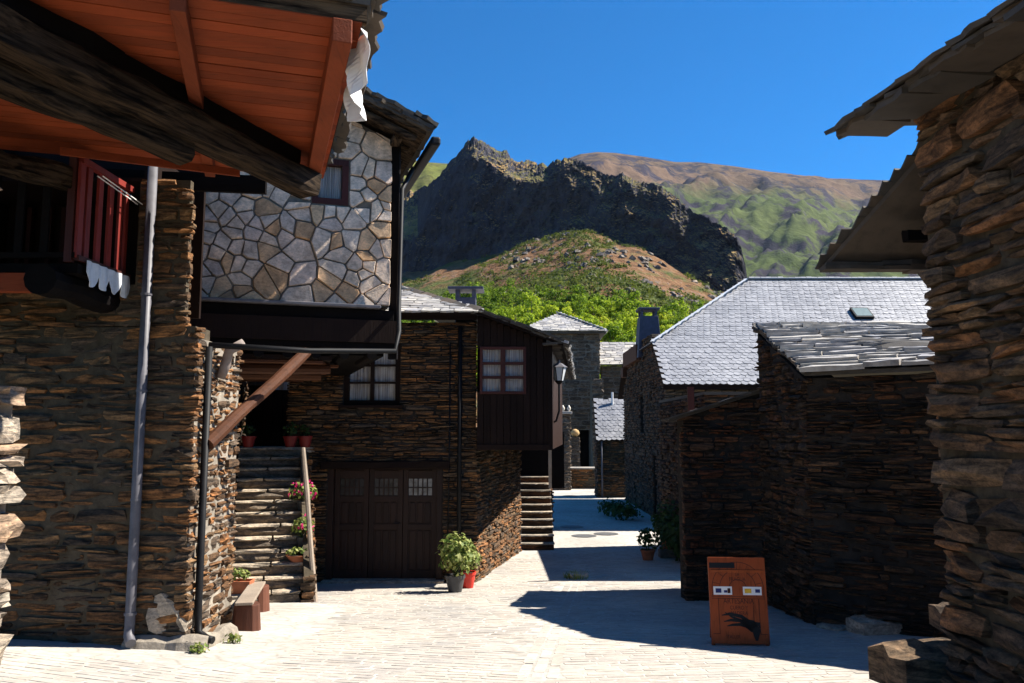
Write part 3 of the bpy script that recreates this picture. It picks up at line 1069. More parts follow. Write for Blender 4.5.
# ------------------------------------------------------------------ shared building pieces
Z = Vector((0, 0, 1))
U = Vector((0.951, 0.309, 0))      # the two plan directions of the older left-hand houses
V_ = Vector((-0.309, 0.951, 0))
def window(root, a, u, n, w, h, cols, rows, fm, fr=0.06, bar=0.035, depth=0.06, curtain=True, split=True, name='window'):
    """a = lower left corner of the opening on the wall face; n = outward"""
    a, u, n = Vector(a), Vector(u), Vector(n)
    C = lambda s, o, z: a + u * s + n * o + Z * z
    M = Matrix((u, n, Z)).transposed()
    mb = MB()
    mb.box(C(w / 2, 0, fr / 2), (w, depth, fr), M=M)
    mb.box(C(w / 2, 0, h - fr / 2), (w, depth, fr), M=M)
    for s in (fr / 2, w - fr / 2):
        mb.box(C(s, 0, h / 2), (fr, depth - 0.004, h - 2 * fr), M=M)
    f = obj(name, mb, fm, root, bevel=0.004)
    iw, ih = (w - 2 * fr), (h - 2 * fr)
    cw = iw / cols
    mb = MB()
    for i in range(1, cols):
        mb.box(C(fr + i * cw, 0.004, h / 2), (bar * (1.8 if split else 1), depth - 0.012, ih), M=M)
    obj('mullion', mb, fm, f)
    for j in range(1, rows):
        mb = MB()
        mb.box(C(w / 2, 0.0, fr + ih * j / rows), (iw, depth - 0.02, bar), M=M)
        obj('glazing_bar', mb, fm, f)
    for i in range(cols):
        for j in range(rows):
            mb = MB()
            mb.box(C(fr + (i + .5) * cw, -0.012, fr + ih * (j + .5) / rows), (cw - 0.01, 0.005, ih / rows - 0.01), M=M)
            obj('pane', mb, M_GLASS, f)
    mb = MB()
    if curtain:
        nseg = 28
        vs, fs = [], []
        for k in range(nseg + 1):
            s = fr + iw * k / nseg
            o = -0.06 - 0.012 * math.sin(k * 1.9) - 0.006 * math.sin(k * 4.1)
            vs += [C(s, o, fr * 0.5), C(s, o, h - fr * 0.5)]
            if k:
                fs.append((2 * k - 2, 2 * k, 2 * k + 1, 2 * k - 1))
        mb.add(vs, fs)
        obj('curtain', mb, M_CURTAIN, f, smooth=True)
    mb = MB().box(C(w / 2, -0.28, h / 2), (w + 0.1, 0.02, h + 0.1), M=M)
    obj('room_backing', mb, M_BLACKWOOD, f)
    return f
def pipe(root, pts, r, m, name='downpipe', clips=()):
    o = obj(name, MB().tube(pts, r, 14), m, root, smooth=False)
    for p in o.data.polygons:
        p.use_smooth = len(p.vertices) == 4
    for c, rr in clips:
        k = obj('pipe_clip', MB().lathe(Vector(c) - Z * 0.012, [(rr, 0), (rr, 0.024)], 14), m, o)
    return o
def planks_run(parent, o, along, across, up, n, w, L, t, m, gap=0.006, name='plank', jitter=0.0):
    """n boards of width w laid side by side from o"""
    o, along, across, up = map(Vector, (o, along, across, up))
    M = Matrix((along, across, up)).transposed()
    for i in range(n):
        j = rnd.uniform(-jitter, jitter)
        mb = MB().box(o + across * (w * (i + .5)) + along * (L / 2 + j) + up * rnd.uniform(-0.003, 0.003), (L, w - gap, t), M=M)
        obj(name, mb, m, parent)
def rough_log(a, b, r, n=10, seg=9, jit=0.06, square=0.0):
    a, b = Vector(a), Vector(b)
    pts, rs = [], []
    s = rnd.random() * 50
    d = (b - a)
    for i in range(seg + 1):
        t = i / seg
        o = Vector((fbm((t * 2, s, 0)), fbm((t * 2, s, 5)), fbm((t * 2, s, 9)))) * r * 0.25
        pts.append(a + d * t + o)
        rs.append(r * (1 + jit * math.sin(s + 9 * t) + rnd.uniform(-jit, jit)))
    return MB().tube(pts, rs, n)
def hewn(a, b, w, h, seg=12, jit=0.02):
    """hewn square beam with an uneven surface and ragged end"""
    a, b = Vector(a), Vector(b)
    t = (b - a).normalized()
    s = t.cross(Z).normalized()
    up = s.cross(t)
    ring = [(-.5, -.36), (-.36, -.5), (.36, -.5), (.5, -.36), (.5, .36), (.36, .5), (-.36, .5), (-.5, .36)]
    mb = MB()
    n = len(ring)
    L = (b - a).length
    q = rnd.random() * 30
    for i in range(seg + 1):
        c = a + t * (L * i / seg)
        for k, (x, z) in enumerate(ring):
            dx = jit * fbm((i * .6, k * 1.7, q)) * 2
            e = rnd.uniform(-0.05, 0.03) if i == seg else 0
            mb.v.append(tuple(c + t * e + s * (x * w + dx) + up * (z * h + jit * fbm((i * .6, k * 1.7, q + 9)) * 2)))
    for i in range(seg):
        for k in range(n):
            p = (k + 1) % n
            mb.f.append((i * n + k, (i + 1) * n + k, (i + 1) * n + p, i * n + p))
    mb.f.append(tuple(range(n)))
    mb.f.append(tuple(seg * n + k for k in range(n))[::-1])
    return mb

# ------------------------------------------------------------------ left house with balcony and plank soffit (A)
YA = 8.3
XA = P(190, 500, YA).x
house = thing('stone_house', (XA - 1, YA, g(XA - 1, YA)), 'brown stone house at far left with wooden balcony and broad plank eaves', 'house')
ms = Masonry(house, 300, 9)
XL = -5.9
hx0, hx1 = XL, P(137, 250, YA).x
ms.wall('wall', (XL, YA), (XA, YA), -0.9, 2.78, M_SCHIST, hr=(0.05, 0.16), wr=(0.16, 0.6),
        back=M_MORTAR, proud=0.015, jut=0.02, depth=0.14, end_jit=0.07)
ms.wall('upper_wall', (XL, YA), (XA - 0.12, YA), 2.77, 4.35, M_SCHIST, hr=(0.05, 0.16), wr=(0.16, 0.6), holes=[(-0.2, hx1 - XL, 3.22, 4.4)],
        back=M_MORTAR, proud=0.015, jut=0.02, depth=0.10, end_jit=0.05, thick=0.08)
ms.wall('side_wall', (XA, YA), (XA, 9.65), -0.9, 2.66, M_SCHIST, hr=(0.05, 0.15), wr=(0.12, 0.35), back=M_PLASTER, proud=0.012, jut=0.015, end_jit=0.05)
ms.wall('upper_side_wall', (XA - 0.19, YA + 0.16), (XA - 1.02, 10.3), 2.6, 4.3, M_SCHIST, hr=(0.05, 0.15), wr=(0.15, 0.4), back=M_MORTAR, proud=0.012, jut=0.015, end_jit=0.02)
# big lower boulders along the foot of the wall
ms.finish()
wall_foot = obj('footing', rough_log((XA - 0.55, YA - 0.03, g(XA, YA) - 0.02), (XA + 0.22, YA + 0.02, g(XA, YA) - 0.02), 0.14, 9, 6, 0.12), M_PLASTER, house)
obj('footing', rough_log((XA + 0.05, YA - 0.1, g(XA, YA) - 0.02), (XA + 0.2, YA + 0.75, g(XA, YA) - 0.05), 0.13, 9, 6, 0.15), M_PLASTER, house)
corner_boulder = obj('stone', MB().add([tuple(Vector((XA - 0.17, YA + 0.09, g(XA, YA) + 0.34)) + Vector((v[0] * 0.42, -v[1] * 0.34, v[2] * 0.42))) for v in PROTO[3][0]], [f[::-1] for f in PROTO[3][1]]), M_STEP, house)
# loggia behind the balcony
lg = MB()
lg.box(((XL + hx1) / 2 - 0.6, YA + 1.0, 4.3), (hx1 - XL + 1.8, 0.05, 2.6))
lg.box((hx1 + 0.05, YA + 0.5, 3.9), (0.05, 0.95, 1.6))
lg.box((XL - 0.1, YA - 0.2, 4.0), (0.05, 2.4, 2.2))  # unseen side panel added to shut sky light out of the loggia
obj('balcony_back_wall', lg, M_DARKWOOD, house)
for px_ in (18, 28, 48, 62):
    q = P(px_, 220, YA + 0.85)
    obj('mullion', MB().box((q.x, YA + 0.9, 3.75), (0.05, 0.06, 1.1)), M_REDFRAME, house)
obj('balcony_soffit', MB().box(((XL + hx1) / 2, YA + 0.5, 4.36), (hx1 - XL + 0.3, 1.0, 0.04)), M_DARKWOOD, house)
# balcony
bal = obj('balcony', MB().box(((XL - 4.05) / 2, 7.83, 3.2), (-4.05 - XL, 0.98, 0.09)), M_BLACKWOOD, house)
XB = P(80, 200, 7.35).x
obj('floor_beam', MB().box(((XL + XB - 0.12) / 2, 7.34, 3.06), (XB - 0.12 - XL, 0.09, 0.18)), M_ORANGE, bal, bevel=0.006)
obj('log_joist', rough_log((XB - 0.19, 7.12, 3.06), (XB - 0.17, 8.5, 3.06), 0.14, 12, 8), M_BLACKWOOD, bal)
obj('top_rail', MB().beam((XB, 7.33, 4.24), (XB + 0.02, 8.3, 4.24), 0.06, 0.06), M_REDWOOD, bal)
obj('bottom_rail', MB().beam((XB, 7.33, 3.30), (XB + 0.02, 8.3, 3.30), 0.07, 0.05), M_REDFRAME, bal)
for yy, ww in ((7.36, 0.09), (7.49, 0.085), (7.70, 0.085), (7.91, 0.085), (8.11, 0.075), (8.24, 0.06)):
    obj('baluster', MB().box((XB, yy, 3.76), (0.03, ww, 0.92)), M_REDWOOD, bal, bevel=0.004)
obj('corner_post', MB().box((XB - 0.06, 7.33, 3.78), (0.07, 0.06, 1.05)), M_REDFRAME, bal)
for k in range(5):
    obj('baluster', MB().box((XB - 0.3 - 0.24 * k, 7.33, 3.76), (0.07, 0.028, 0.92)), M_BLACKWOOD, bal)  # red balusters turned black here to paint the shaded balcony front
obj('front_rail', MB().box(((XL + XB) / 2, 7.33, 3.32), (XB - XL, 0.05, 0.05)), M_BLACKWOOD, bal)
for k in range(2):
    obj('drying_line', MB().tube([(XB + 0.10 + 0.05 * k, 7.45, 4.12), (XB + 0.10 + 0.05 * k, 8.28, 4.08)], 0.006, 6), M_WHITE, bal)
# scalloped metal valance under the balcony's side
vs, fs = [], []
nv = 40
for k in range(nv + 1):
    y = 7.43 + 0.86 * k / nv
    fr_ = (k / nv * 4) % 1.0 if k < nv else 0.0
    drop = 0.11 + 0.13 * math.sin(math.pi * min(1, max(0, fr_))) ** 0.6
    x = XB + 0.055 + 0.01 * math.sin(k * 0.9)
    vs += [(x, y, 3.295), (x + 0.008 * math.sin(k * 1.3), y, 3.295 - drop)]
    if k:
        fs.append((2 * k - 2, 2 * k, 2 * k + 1, 2 * k - 1))
val = obj('valance', MB().add(vs, fs), M_ZINC, bal, label='pale scalloped metal valance below the balcony balusters')
sm_ = val.modifiers.new('solid', 'SOLIDIFY'); sm_.thickness = 0.006
# drain pipe in front of the wall
px1_, px2_ = P(148, 170, YA - 0.09), P(130, 620, YA - 0.09)
gx_ = px2_.x
pipe(house, [(gx_, YA - 0.09, 4.5), (gx_, YA - 0.09, 1.0), (gx_, YA - 0.09, g(gx_, YA) + 0.22), (gx_ + 0.01, YA - 0.12, g(gx_, YA) + 0.12), (gx_ + 0.07, YA - 0.2, g(gx_, YA) + 0.07)], 0.05, M_PIPE,
     clips=[((gx_, YA - 0.09, 3.1), 0.057), ((gx_, YA - 0.09, 1.0), 0.055), ((gx_, YA - 0.09, g(gx_, YA) + 0.33), 0.06), ((gx_, YA - 0.09, 2.1), 0.055)])
# black pipe at the corner
pipe(house, [(XA + 0.07, 8.46, 2.58), (XA + 0.07, 8.46, g(XA, 8.5) + 0.32), (XA + 0.09, 8.44, g(XA, 8.5) + 0.14), (XA + 0.2, 8.38, g(XA, 8.5) + 0.09), (XA + 0.27, 8.36, g(XA, 8.5) + 0.08)], 0.038, M_BLACK)
pipe(house, [(XA + 0.04, 8.9, 2.28), (XA + 0.1, 8.88, 2.42), (XA + 0.14, 8.86, 2.58), (XA + 0.3, 8.86, 2.66)], 0.055, M_PVC, name='pvc_elbow')
# ---- plank soffit and roof
ZS = 4.42
Pf, Qn = PZ(315, 172, ZS), PZ(346, 26, ZS)
vA = (Qn - Pf).normalized() * -1
uA = Vector((vA.y, -vA.x, 0))
LV = (Qn - Pf).length
roof = obj('roof', MB().prism([Pf + uA * 0.12 + vA * 0.15 + Z * 0.06, Qn + uA * 0.12 - vA * 0.06 + Z * 0.06, Qn - uA * 5 - vA * 0.06 + Z * 0.06, Pf - uA * 5 + vA * 0.15 + Z * 0.06], (0, 0, 0.06)), M_DARKWOOD, house)
npl = int((LV + 0.3) / 0.135)
for i in range(npl):
    c = Qn - uA * 2.45 + vA * (0.135 * (i + .5) - 0.08) + Z * (0.012 + rnd.uniform(-0.004, 0.004))
    obj('plank', MB().box(c, (5.1, 0.128, 0.03), M=Matrix((uA, vA, Z)).transposed()), M_ORANGE, roof)
def joist(px_, py_, w, h, m):
    q = PZ(px_, py_, ZS - h)
    s = (q - Pf).dot(uA)
    a = Pf + uA * s + vA * 0.12 - Z * (h / 2)
    b = Qn + uA * s - vA * 0.1 - Z * (h / 2)
    obj('joist', MB().beam(a, b, w, h), m, roof, bevel=0.008)
joist(330, 100, 0.13, 0.17, M_ORANGE_Y)
joist(184, 45, 0.10, 0.12, M_ORANGE_Y)
q_ = PZ(20, 45, ZS - 0.12)
# slates along the near edge and the right edge
eL, eR = Qn - uA * 3.2 - vA * 0.12 + Z * 0.13, Qn + uA * 0.0 - vA * 0.12 + Z * 0.13
verge(roof, eL, eR, M_SLAB_BR, -vA, (0.35, 0.7), 0.05, 4, 0.5)
verge(roof, Qn + uA * 0.1 - vA * 0.05 + Z * 0.13, Pf + uA * 0.1 + vA * 0.2 + Z * 0.13, M_SLAB_BR, uA, (0.3, 0.5), 0.05, 3, 0.3)
slate_roof(roof, Qn + uA * 0.2 - vA * 0.1 + Z * 0.3, Pf + uA * 0.2 + vA * 0.2 + Z * 0.3, Qn - uA * 4.5 - vA * 0.1 + Z * 1.9, Pf - uA * 4.5 + vA * 0.2 + Z * 1.9, M_SLAB_BR, 0.25, (0.3, 0.6), 0.04, objects=False)
obj('eave_board', MB().beam(Qn - uA * 3.2 - vA * 0.05 + Z * 0.07, Qn + uA * 0.13 - vA * 0.05 + Z * 0.07, 0.06, 0.13), M_BEAM_U, roof)
# hewn beams
def lin(pxa, pya, pxb, pyb, z, ext=0.0):
    a, b = PZ(pxa, pya, z), PZ(pxb, pyb, z)
    return a - (b - a).normalized() * ext, b
a_, b_ = lin(0, 32, 310, 186, 4.13, 1.2)
obj('hewn_beam', hewn(a_, b_, 0.24, 0.24, 16), M_BEAM, house)
t_ = (b_ - a_).normalized()
s_ = t_.cross(Z)
obj('wall_plate', hewn(a_ - s_ * 0.06 + Z * 0.23, b_ - t_ * 0.25 - s_ * 0.06 + Z * 0.23, 0.2, 0.2, 14), M_BLACKWOOD, house)
a_, b_ = lin(0, 72, 188, 150, 3.98, 1.0)
obj('hewn_beam', hewn(a_, b_, 0.2, 0.24, 14), M_BEAM, house)
a_, b_ = lin(0, 160, 70, 180, 4.05, 0.6)
obj('hewn_beam', hewn(a_, b_, 0.16, 0.18, 10), M_BEAM, house)
a_, b_ = PZ(60, 151, 4.26), PZ(240, 173, 4.26)
obj('trim_board', MB().beam(a_, b_, 0.03, 0.075), M_ORANGE, house, bevel=0.004)
# dark boarding that closes the eaves above the wall
obj('eave_boarding', MB().prism([Vector((XL, YA + 0.02, 4.36)), Vector((XA + 0.5, YA + 0.5, 4.36)), Vector((XA + 0.5, YA + 0.56, 4.36)), Vector((XL, YA + 0.08, 4.36))], (0, 0, 0.2)), M_BLACKWOOD, house)

# white plastic sheet on the right-hand joist
def crumple():
    nu_, nv_ = 12, 12
    vs, fs = [], []
    for j in range(nv_):
        for i in range(nu_):
            s, t = i / (nu_ - 1), j / (nv_ - 1)
            L = 0.72 - 0.2 * t
            drop = (0.3 + 0.18 * math.sin(s * 2.2)) * t
            p = Qn + uA * 0.085 + vA * (0.02 + s * L + 0.08 * t) + Z * (0.02 - drop)
            p += uA * (0.05 * math.sin(s * 9 + t * 2) + 0.03 * math.sin(s * 21 + t * 5) + 0.05 * t)
            vs.append(p)
    for j in range(nv_ - 1):
        for i in range(nu_ - 1):
            fs.append((j * nu_ + i, j * nu_ + i + 1, (j + 1) * nu_ + i + 1, (j + 1) * nu_ + i))
    return MB().add(vs, fs)
o = obj('plastic_sheet', crumple(), M_WHITE, smooth=False)
tag(o, 'crumpled white plastic sheet hanging from the end of the plank eaves', 'plastic sheet')
o.modifiers.new('solid', 'SOLIDIFY').thickness = 0.004

# ------------------------------------------------------------------ nearest wall corner at the left edge
nw = thing('stone_wall', (-3.5, 4.5, g(-3.5, 4.5)), 'sunlit rough stone wall corner cut off by the left edge of the picture', 'wall')
ms = Masonry(nw, 200, 9)
xw = P(9, 550, 5.6).x - 0.06
PALE = stone_mat('schist_pale', [(0.34, 0.30, 0.25), (0.38, 0.35, 0.30), (0.29, 0.25, 0.21), (0.33, 0.24, 0.17)])
ms.wall('wall', (xw + 0.03, 1.5), (xw + 0.03, 5.6), -0.6, 1.98, PALE, hr=(0.07, 0.28), wr=(0.25, 0.6), back=M_PLASTER, proud=0.06, jut=0.05, depth=0.3, end_jit=0.02, gap=0.003)
ms.wall('upper_wall', (xw - 0.22, 1.5), (xw - 0.22, 5.56), 1.9, 4.2, PALE, hr=(0.10, 0.26), wr=(0.25, 0.6), back=M_MORTAR, proud=0.04, jut=0.03, depth=0.3, end_jit=0.02)
ms.finish()

# ------------------------------------------------------------------ house with the pale rubble upper floor (B)
CB = P(390, 305, 10.8)
ZB = 3.36
hb = thing('rubble_house', (CB.x, CB.y, g(CB.x, CB.y)), 'house with pale grey rubble upper floor above a black beam and small dark window', 'house')
LB = 3.6
a0 = CB - U * LB
a0.z = 0
nB = Vector((U.y, -U.x, 0))
T1, T2 = P(345, 101, CB.y - 0.75), P(426, 139, CB.y - 0.4)
slope = -0.40
def roofB(s, o):      # underside height: s along U measured from the corner
    return T2.z + slope * (s - (Vector((T2.x, T2.y, 0)) - Vector((CB.x, CB.y, 0))).dot(U))
wpx0, wpx1 = 314, 348
def onB(px_, py_, o=0.0):
    d = ray(px_, py_)
    c = Vector((0, 0, EYE))
    base = Vector((CB.x, CB.y, 0)) + nB * o
    t = (base - c).dot(nB) / d.dot(nB)
    p = c + d * t
    return (p - base).dot(U) + LB, p.z
ws0, wz1 = onB(313, 157)
ws1, wz0 = onB(348, 206)
ms = Masonry(hb)
bw = ms.wall('wall', a0, (CB.x, CB.y), ZB, 0, M_RUBBLE, holes=[(ws0, ws1, wz0, wz1)], ztop=lambda s: roofB(s - LB, 0) - 0.02, back=M_MORTAR_GREY, thick=0.45, stones=False)
# rubble: voronoi cells, each stone its own object
def clip(poly, p, n):
    out = []
    for i in range(len(poly)):
        a, b = poly[i], poly[(i + 1) % len(poly)]
        da, db = (a[0] - p[0]) * n[0] + (a[1] - p[1]) * n[1], (b[0] - p[0]) * n[0] + (b[1] - p[1]) * n[1]
        if da <= 0: out.append(a)
        if da * db < 0:
            t = da / (da - db)
            out.append((a[0] + (b[0] - a[0]) * t, a[1] + (b[1] - a[1]) * t))
    return out
def rubble(w):
    r = random.Random(5)
    pts = []
    nw_ = 3
    for k in range(nw_):
        f = (k + .5) / nw_
        pts += [(ws0 + (ws1 - ws0) * f, wz0 - .1 - .03 * r.random()), (ws0 + (ws1 - ws0) * f, wz1 + .1), (ws0 - .12, wz0 + (wz1 - wz0) * f), (ws1 + .1 + .04 * r.random(), wz0 + (wz1 - wz0) * f)]
    tries = 0
    while len(pts) < 185 and tries < 20000:
        tries += 1
        p = (r.uniform(0.5, LB), r.uniform(ZB, 6.2))
        if ws0 - .07 < p[0] < ws1 + .07 and wz0 - .07 < p[1] < wz1 + .07:
            continue
        if all(((p[0] - q[0]) / 1.2) ** 2 + (p[1] - q[1]) ** 2 > 0.105 ** 2 for q in pts):
            pts.append(p)
    for i, p in enumerate(pts):
        poly = [(p[0] - .5, p[1] - .5), (p[0] + .5, p[1] - .5), (p[0] + .5, p[1] + .5), (p[0] - .5, p[1] + .5)]
        for q in pts:
            if q is p: continue
            dx, dz = q[0] - p[0], q[1] - p[1]
            if dx * dx + dz * dz > 1: continue
            poly = clip(poly, ((p[0] + q[0]) / 2, (p[1] + q[1]) / 2), (dx, dz))
        poly = clip(poly, (LB, 0), (1, 0)); poly = clip(poly, (0.4, 0), (-1, 0)); poly = clip(poly, (0, ZB + 0.01), (0, -1))
        zt0 = roofB(-LB, 0) - 0.03
        poly = clip(poly, (0, zt0), (-slope, 1))
        # keep the window clear
        if len(poly) >= 3:
            if p[0] >= ws1: poly = clip(poly, (ws1 + .01, 0), (-1, 0)) if wz0 - .02 < p[1] < wz1 + .02 else poly
            elif p[0] <= ws0: poly = clip(poly, (ws0 - .01, 0), (1, 0)) if wz0 - .02 < p[1] < wz1 + .02 else poly
            if p[1] >= wz1: poly = clip(poly, (0, wz1 + .01), (0, -1))
            elif p[1] <= wz0 and ws0 - .3 < p[0] < ws1 + .3: poly = clip(poly, (0, wz0 - .01), (0, 1))
        if len(poly) < 3:
            continue
        ar = 0.5 * abs(sum(poly[k][0] * poly[(k + 1) % len(poly)][1] - poly[(k + 1) % len(poly)][0] * poly[k][1] for k in range(len(poly))))
        if ar < 0.006:
            continue
        # round off the corners, shrink for the joint
        fine = []
        n = len(poly)
        for k in range(n):
            a, b, c = poly[k - 1], poly[k], poly[(k + 1) % n]
            for f in (0.28, -0.28):
                q = a if f > 0 else c
                f = abs(f)
                fine.append((b[0] + (q[0] - b[0]) * f * .2 + r.uniform(-.006, .006), b[1] + (q[1] - b[1]) * f * .2 + r.uniform(-.006, .006)))
        cx, cz = sum(q[0] for q in fine) / len(fine), sum(q[1] for q in fine) / len(fine)
        sz = math.sqrt(ar)
        def sh(q, d):
            L = math.hypot(q[0] - cx, q[1] - cz) + 1e-6
            f = max(0.2, (L - d) / L)
            return cx + (q[0] - cx) * f, cz + (q[1] - cz) * f
        o1 = r.uniform(0.015, 0.05)
        tx, tz = r.gauss(0, .05), r.gauss(0, .05)
        mb = MB()
        m = len(fine)
        C = lambda s, o, z: Vector((a0.x, a0.y, 0)) + U * s + nB * (o + (s - cx) * tx + (z - cz) * tz) + Z * z
        r0 = [C(*(lambda q: (q[0], -0.03, q[1]))(sh(q, .010))) for q in fine]
        r1 = [C(*(lambda q: (q[0], o1 * .55, q[1]))(sh(q, .013))) for q in fine]
        r2 = [C(*(lambda q: (q[0], o1 + r.uniform(-.003, .003), q[1]))(sh(q, .022))) for q in fine]
        mb.add(r0 + r1 + r2, [(k, (k + 1) % m, m + (k + 1) % m, m + k) for k in range(m)] + [(m + k, m + (k + 1) % m, 2 * m + (k + 1) % m, 2 * m + k) for k in range(m)] + [tuple(range(2 * m, 3 * m))])
        obj('stone', mb, M_RUBBLE, w)
rubble(bw)
CU = Vector((CB.x, CB.y, 0))
window(hb, CU + U * (ws0 - LB) + Z * wz0 - nB * 0.04, U, nB, ws1 - ws0, wz1 - wz0, 1, 1, M_REDFRAME, fr=0.085, depth=0.1)
obj('side_wall', MB().prism([CU - nB * 0.46 + Z * ZB, CU - nB * 4 + Z * ZB, CU - nB * 4 + Z * (roofB(0, 0) - .03), CU - nB * 0.46 + Z * (roofB(0, 0) - .03)], -U * 0.4), M_MORTAR_GREY, hb)
# ledge, black band, joist ends
MBm = Matrix((U, nB, Z)).transposed()
obj('ledge', MB().box(CU - U * 1.9 + nB * 0.07 + Z * (ZB - 0.025), (3.5, 0.26, 0.045), M=MBm), M_PIPE, hb, bevel=0.01)
band = obj('beam_band', MB().box(CU - U * 1.77 + nB * 0.02 + Z * (ZB - 0.05 - 0.27), (3.62, 0.16, 0.53), M=MBm), M_BLACKWOOD, hb, bevel=0.008)
for k in range(9):
    p = CU - U * (0.25 + 0.36 * k) + Z * (ZB - 0.67)
    obj('joist_end', MB().tube([p - nB * 1.2, p + nB * 0.13], 0.065, 10), M_BLACKWOOD, band)
obj('board', MB().box(CU - U * 1.72 + nB * 0.115 + Z * (ZB - 0.35), (3.68, 0.03, 0.30), M=MBm), M_DARKWOOD, band)
obj('post', MB().beam(CU + U * 0.06 - nB * 0.06 + Z * (ZB - 0.7), CU + U * 0.06 - nB * 0.06 + Z * (roofB(0, 0) - 0.05), 0.12, 0.12), M_BLACKWOOD, hb)
gA, gBp = Vector((XA + 0.07, 8.46, 2.60)), P(395, 351, 9.9)
pipe(hb, [gA, gA.lerp(gBp, 0.5) - Z * 0.03, gBp, gBp + Vector((0.03, 0.1, 0.25)), CU + U * 0.1 + nB * 0.12 + Z * ZB, CU + U * 0.12 + nB * 0.12 + Z * (T2.z - 0.6), T2 + V_ * 0.9 - Z * 0.12], 0.032, M_BLACK, name='gutter_pipe')
obj('floor_deck', MB().prism([CU - U * 3.6 - nB * 0.1 + Z * 2.7, CU - U * 0.06 - nB * 0.1 + Z * 2.7, CU - U * 0.06 - nB * 4.8 + Z * 2.7, CU - U * 3.6 - nB * 4.8 + Z * 2.7], (0, 0, 0.62)), M_BLACKWOOD, hb)
# wood ceiling below the band
ceil = obj('porch_ceiling', MB().prism([CU - U * 3.4 - nB * 0.05 + Z * 2.62, CU - U * 0.75 - nB * 0.05 + Z * 2.62, CU - U * 0.9 - nB * 4.6 + Z * 2.62, CU - U * 3.4 - nB * 4.6 + Z * 2.62], (0, 0, 0.06)), M_DARKWOOD, hb)
for i in range(22):
    c = CU - U * (3.4) - nB * (0.05 + 0.2 * (i + .5)) + Z * (2.595 + rnd.uniform(-.008, .008))
    L = 2.75 + rnd.uniform(-0.25, 0.05)
    obj('plank', MB().box(c + U * L / 2, (L, 0.185, 0.032), M=MBm), M_BROWNWOOD, ceil)
for i in range(2):
    obj('joist', rough_log(CU - U * (3.3) - nB * (0.35 + 1.4 * i) + Z * 2.5, CU - U * 0.75 - nB * (0.35 + 1.4 * i) + Z * 2.52, 0.07, 9, 8), M_BROWNWOOD, ceil)
br0, br1 = P(208, 444, 8.5), P(302, 356, 9.75)
obj('brace', rough_log(br0, br1 + (br1 - br0).normalized() * 0.1, 0.07, 10, 8, 0.05), M_BROWNWOOD, hb)
# roof of B with rafters, slates and a black gutter
rf = [T2 + Z * 0.10 + V_ * -0.05, T2 + Z * 0.10 + V_ * 4.2]
Tl = T2 - U * 3.6 - Z * (slope * 3.6)
roofb = obj('roof', MB().prism([T2 + Z * 0.06, T2 + V_ * 4.3 + Z * 0.06, Tl + V_ * 4.3 + Z * 0.06, Tl + Z * 0.06], (0, 0, 0.05)), M_BEAM_U, hb)
for k in range(8):
    o0 = V_ * (0.12 + 0.55 * k)
    sd = (U + Z * slope).normalized()
    obj('rafter', rough_log(T2 + o0 - sd * 0.12 - Z * 0.01, T2 + o0 - sd * 2.6 - Z * 0.01, 0.055, 8, 6), M_BEAM_U, roofb)
obj('purlin', hewn(CU + U * 0.02 - nB * 2.5 + Z * (roofB(0, 0) - 0.04), CU + U * 0.02 + nB * 0.32 + Z * (roofB(0, 0) - 0.04), 0.12, 0.12, 8), M_WEATHER, roofb)
verge(roofb, Tl + Z * 0.11, T2 + Z * 0.11 + (U + Z * slope) * 0.05, M_SLAB_BR, nB, (0.3, 0.55), 0.045, 3, 0.5)
slate_roof(roofb, T2 + Z * 0.12 + nB * 0.0, T2 + V_ * 4.3 + Z * 0.12, Tl + Z * 0.12, Tl + V_ * 4.3 + Z * 0.12, M_SLAB_BR, 0.22, (0.3, 0.55), 0.035, objects=False)
gm = MB()
gp = T2 + U * 0.12 - Z * 0.04
gm.beam(gp - V_ * 0.1, gp + V_ * 4.2, 0.13, 0.12)
obj('gutter', gm, M_BLACK, roofb, bevel=0.03)
# back wall with the door at the head of the stairs
ms2 = Masonry(hb, 120, 8)
bx0, bx1 = -5.6, -3.55
ms2.wall('porch_wall', (bx0, 16.2), (bx1, 16.2), -1.1, 3.2, M_SCHIST_DK, hr=(0.05, 0.12), wr=(0.15, 0.4), holes=[(0.3, 1.5, 1.35, 2.6)], back=M_MORTAR_DK)
ms2.wall('porch_side_wall', (-5.3, 11.0), (-5.3, 16.0), -1.1, 2.7, M_SCHIST_DK, hr=(0.06, 0.13), wr=(0.2, 0.5), back=M_MORTAR_DK)
ms2.finish()
dr = obj('door', MB().box((bx0 + 0.9, 16.42, 1.97), (1.3, 0.05, 1.4)), M_BLACKWOOD, hb)
for k in range(6):
    obj('plank', MB().box((bx0 + 0.42 + 0.2 * k, 16.38, 1.97), (0.19, 0.03, 1.3)), M_DARKWOOD, dr)
pq = P(286, 384, 15.9)
cm = MB()
cm.add([(pq.x - .25 + .5 * k / 12, 15.9 + .02 * math.sin(k * 1.7), pq.z + dz) for dz in (.1, -.12) for k in range(13)], [(k, k + 1, 14 + k, 13 + k) for k in range(12)])
obj('door_curtain', cm, M_CURTAIN, hb)

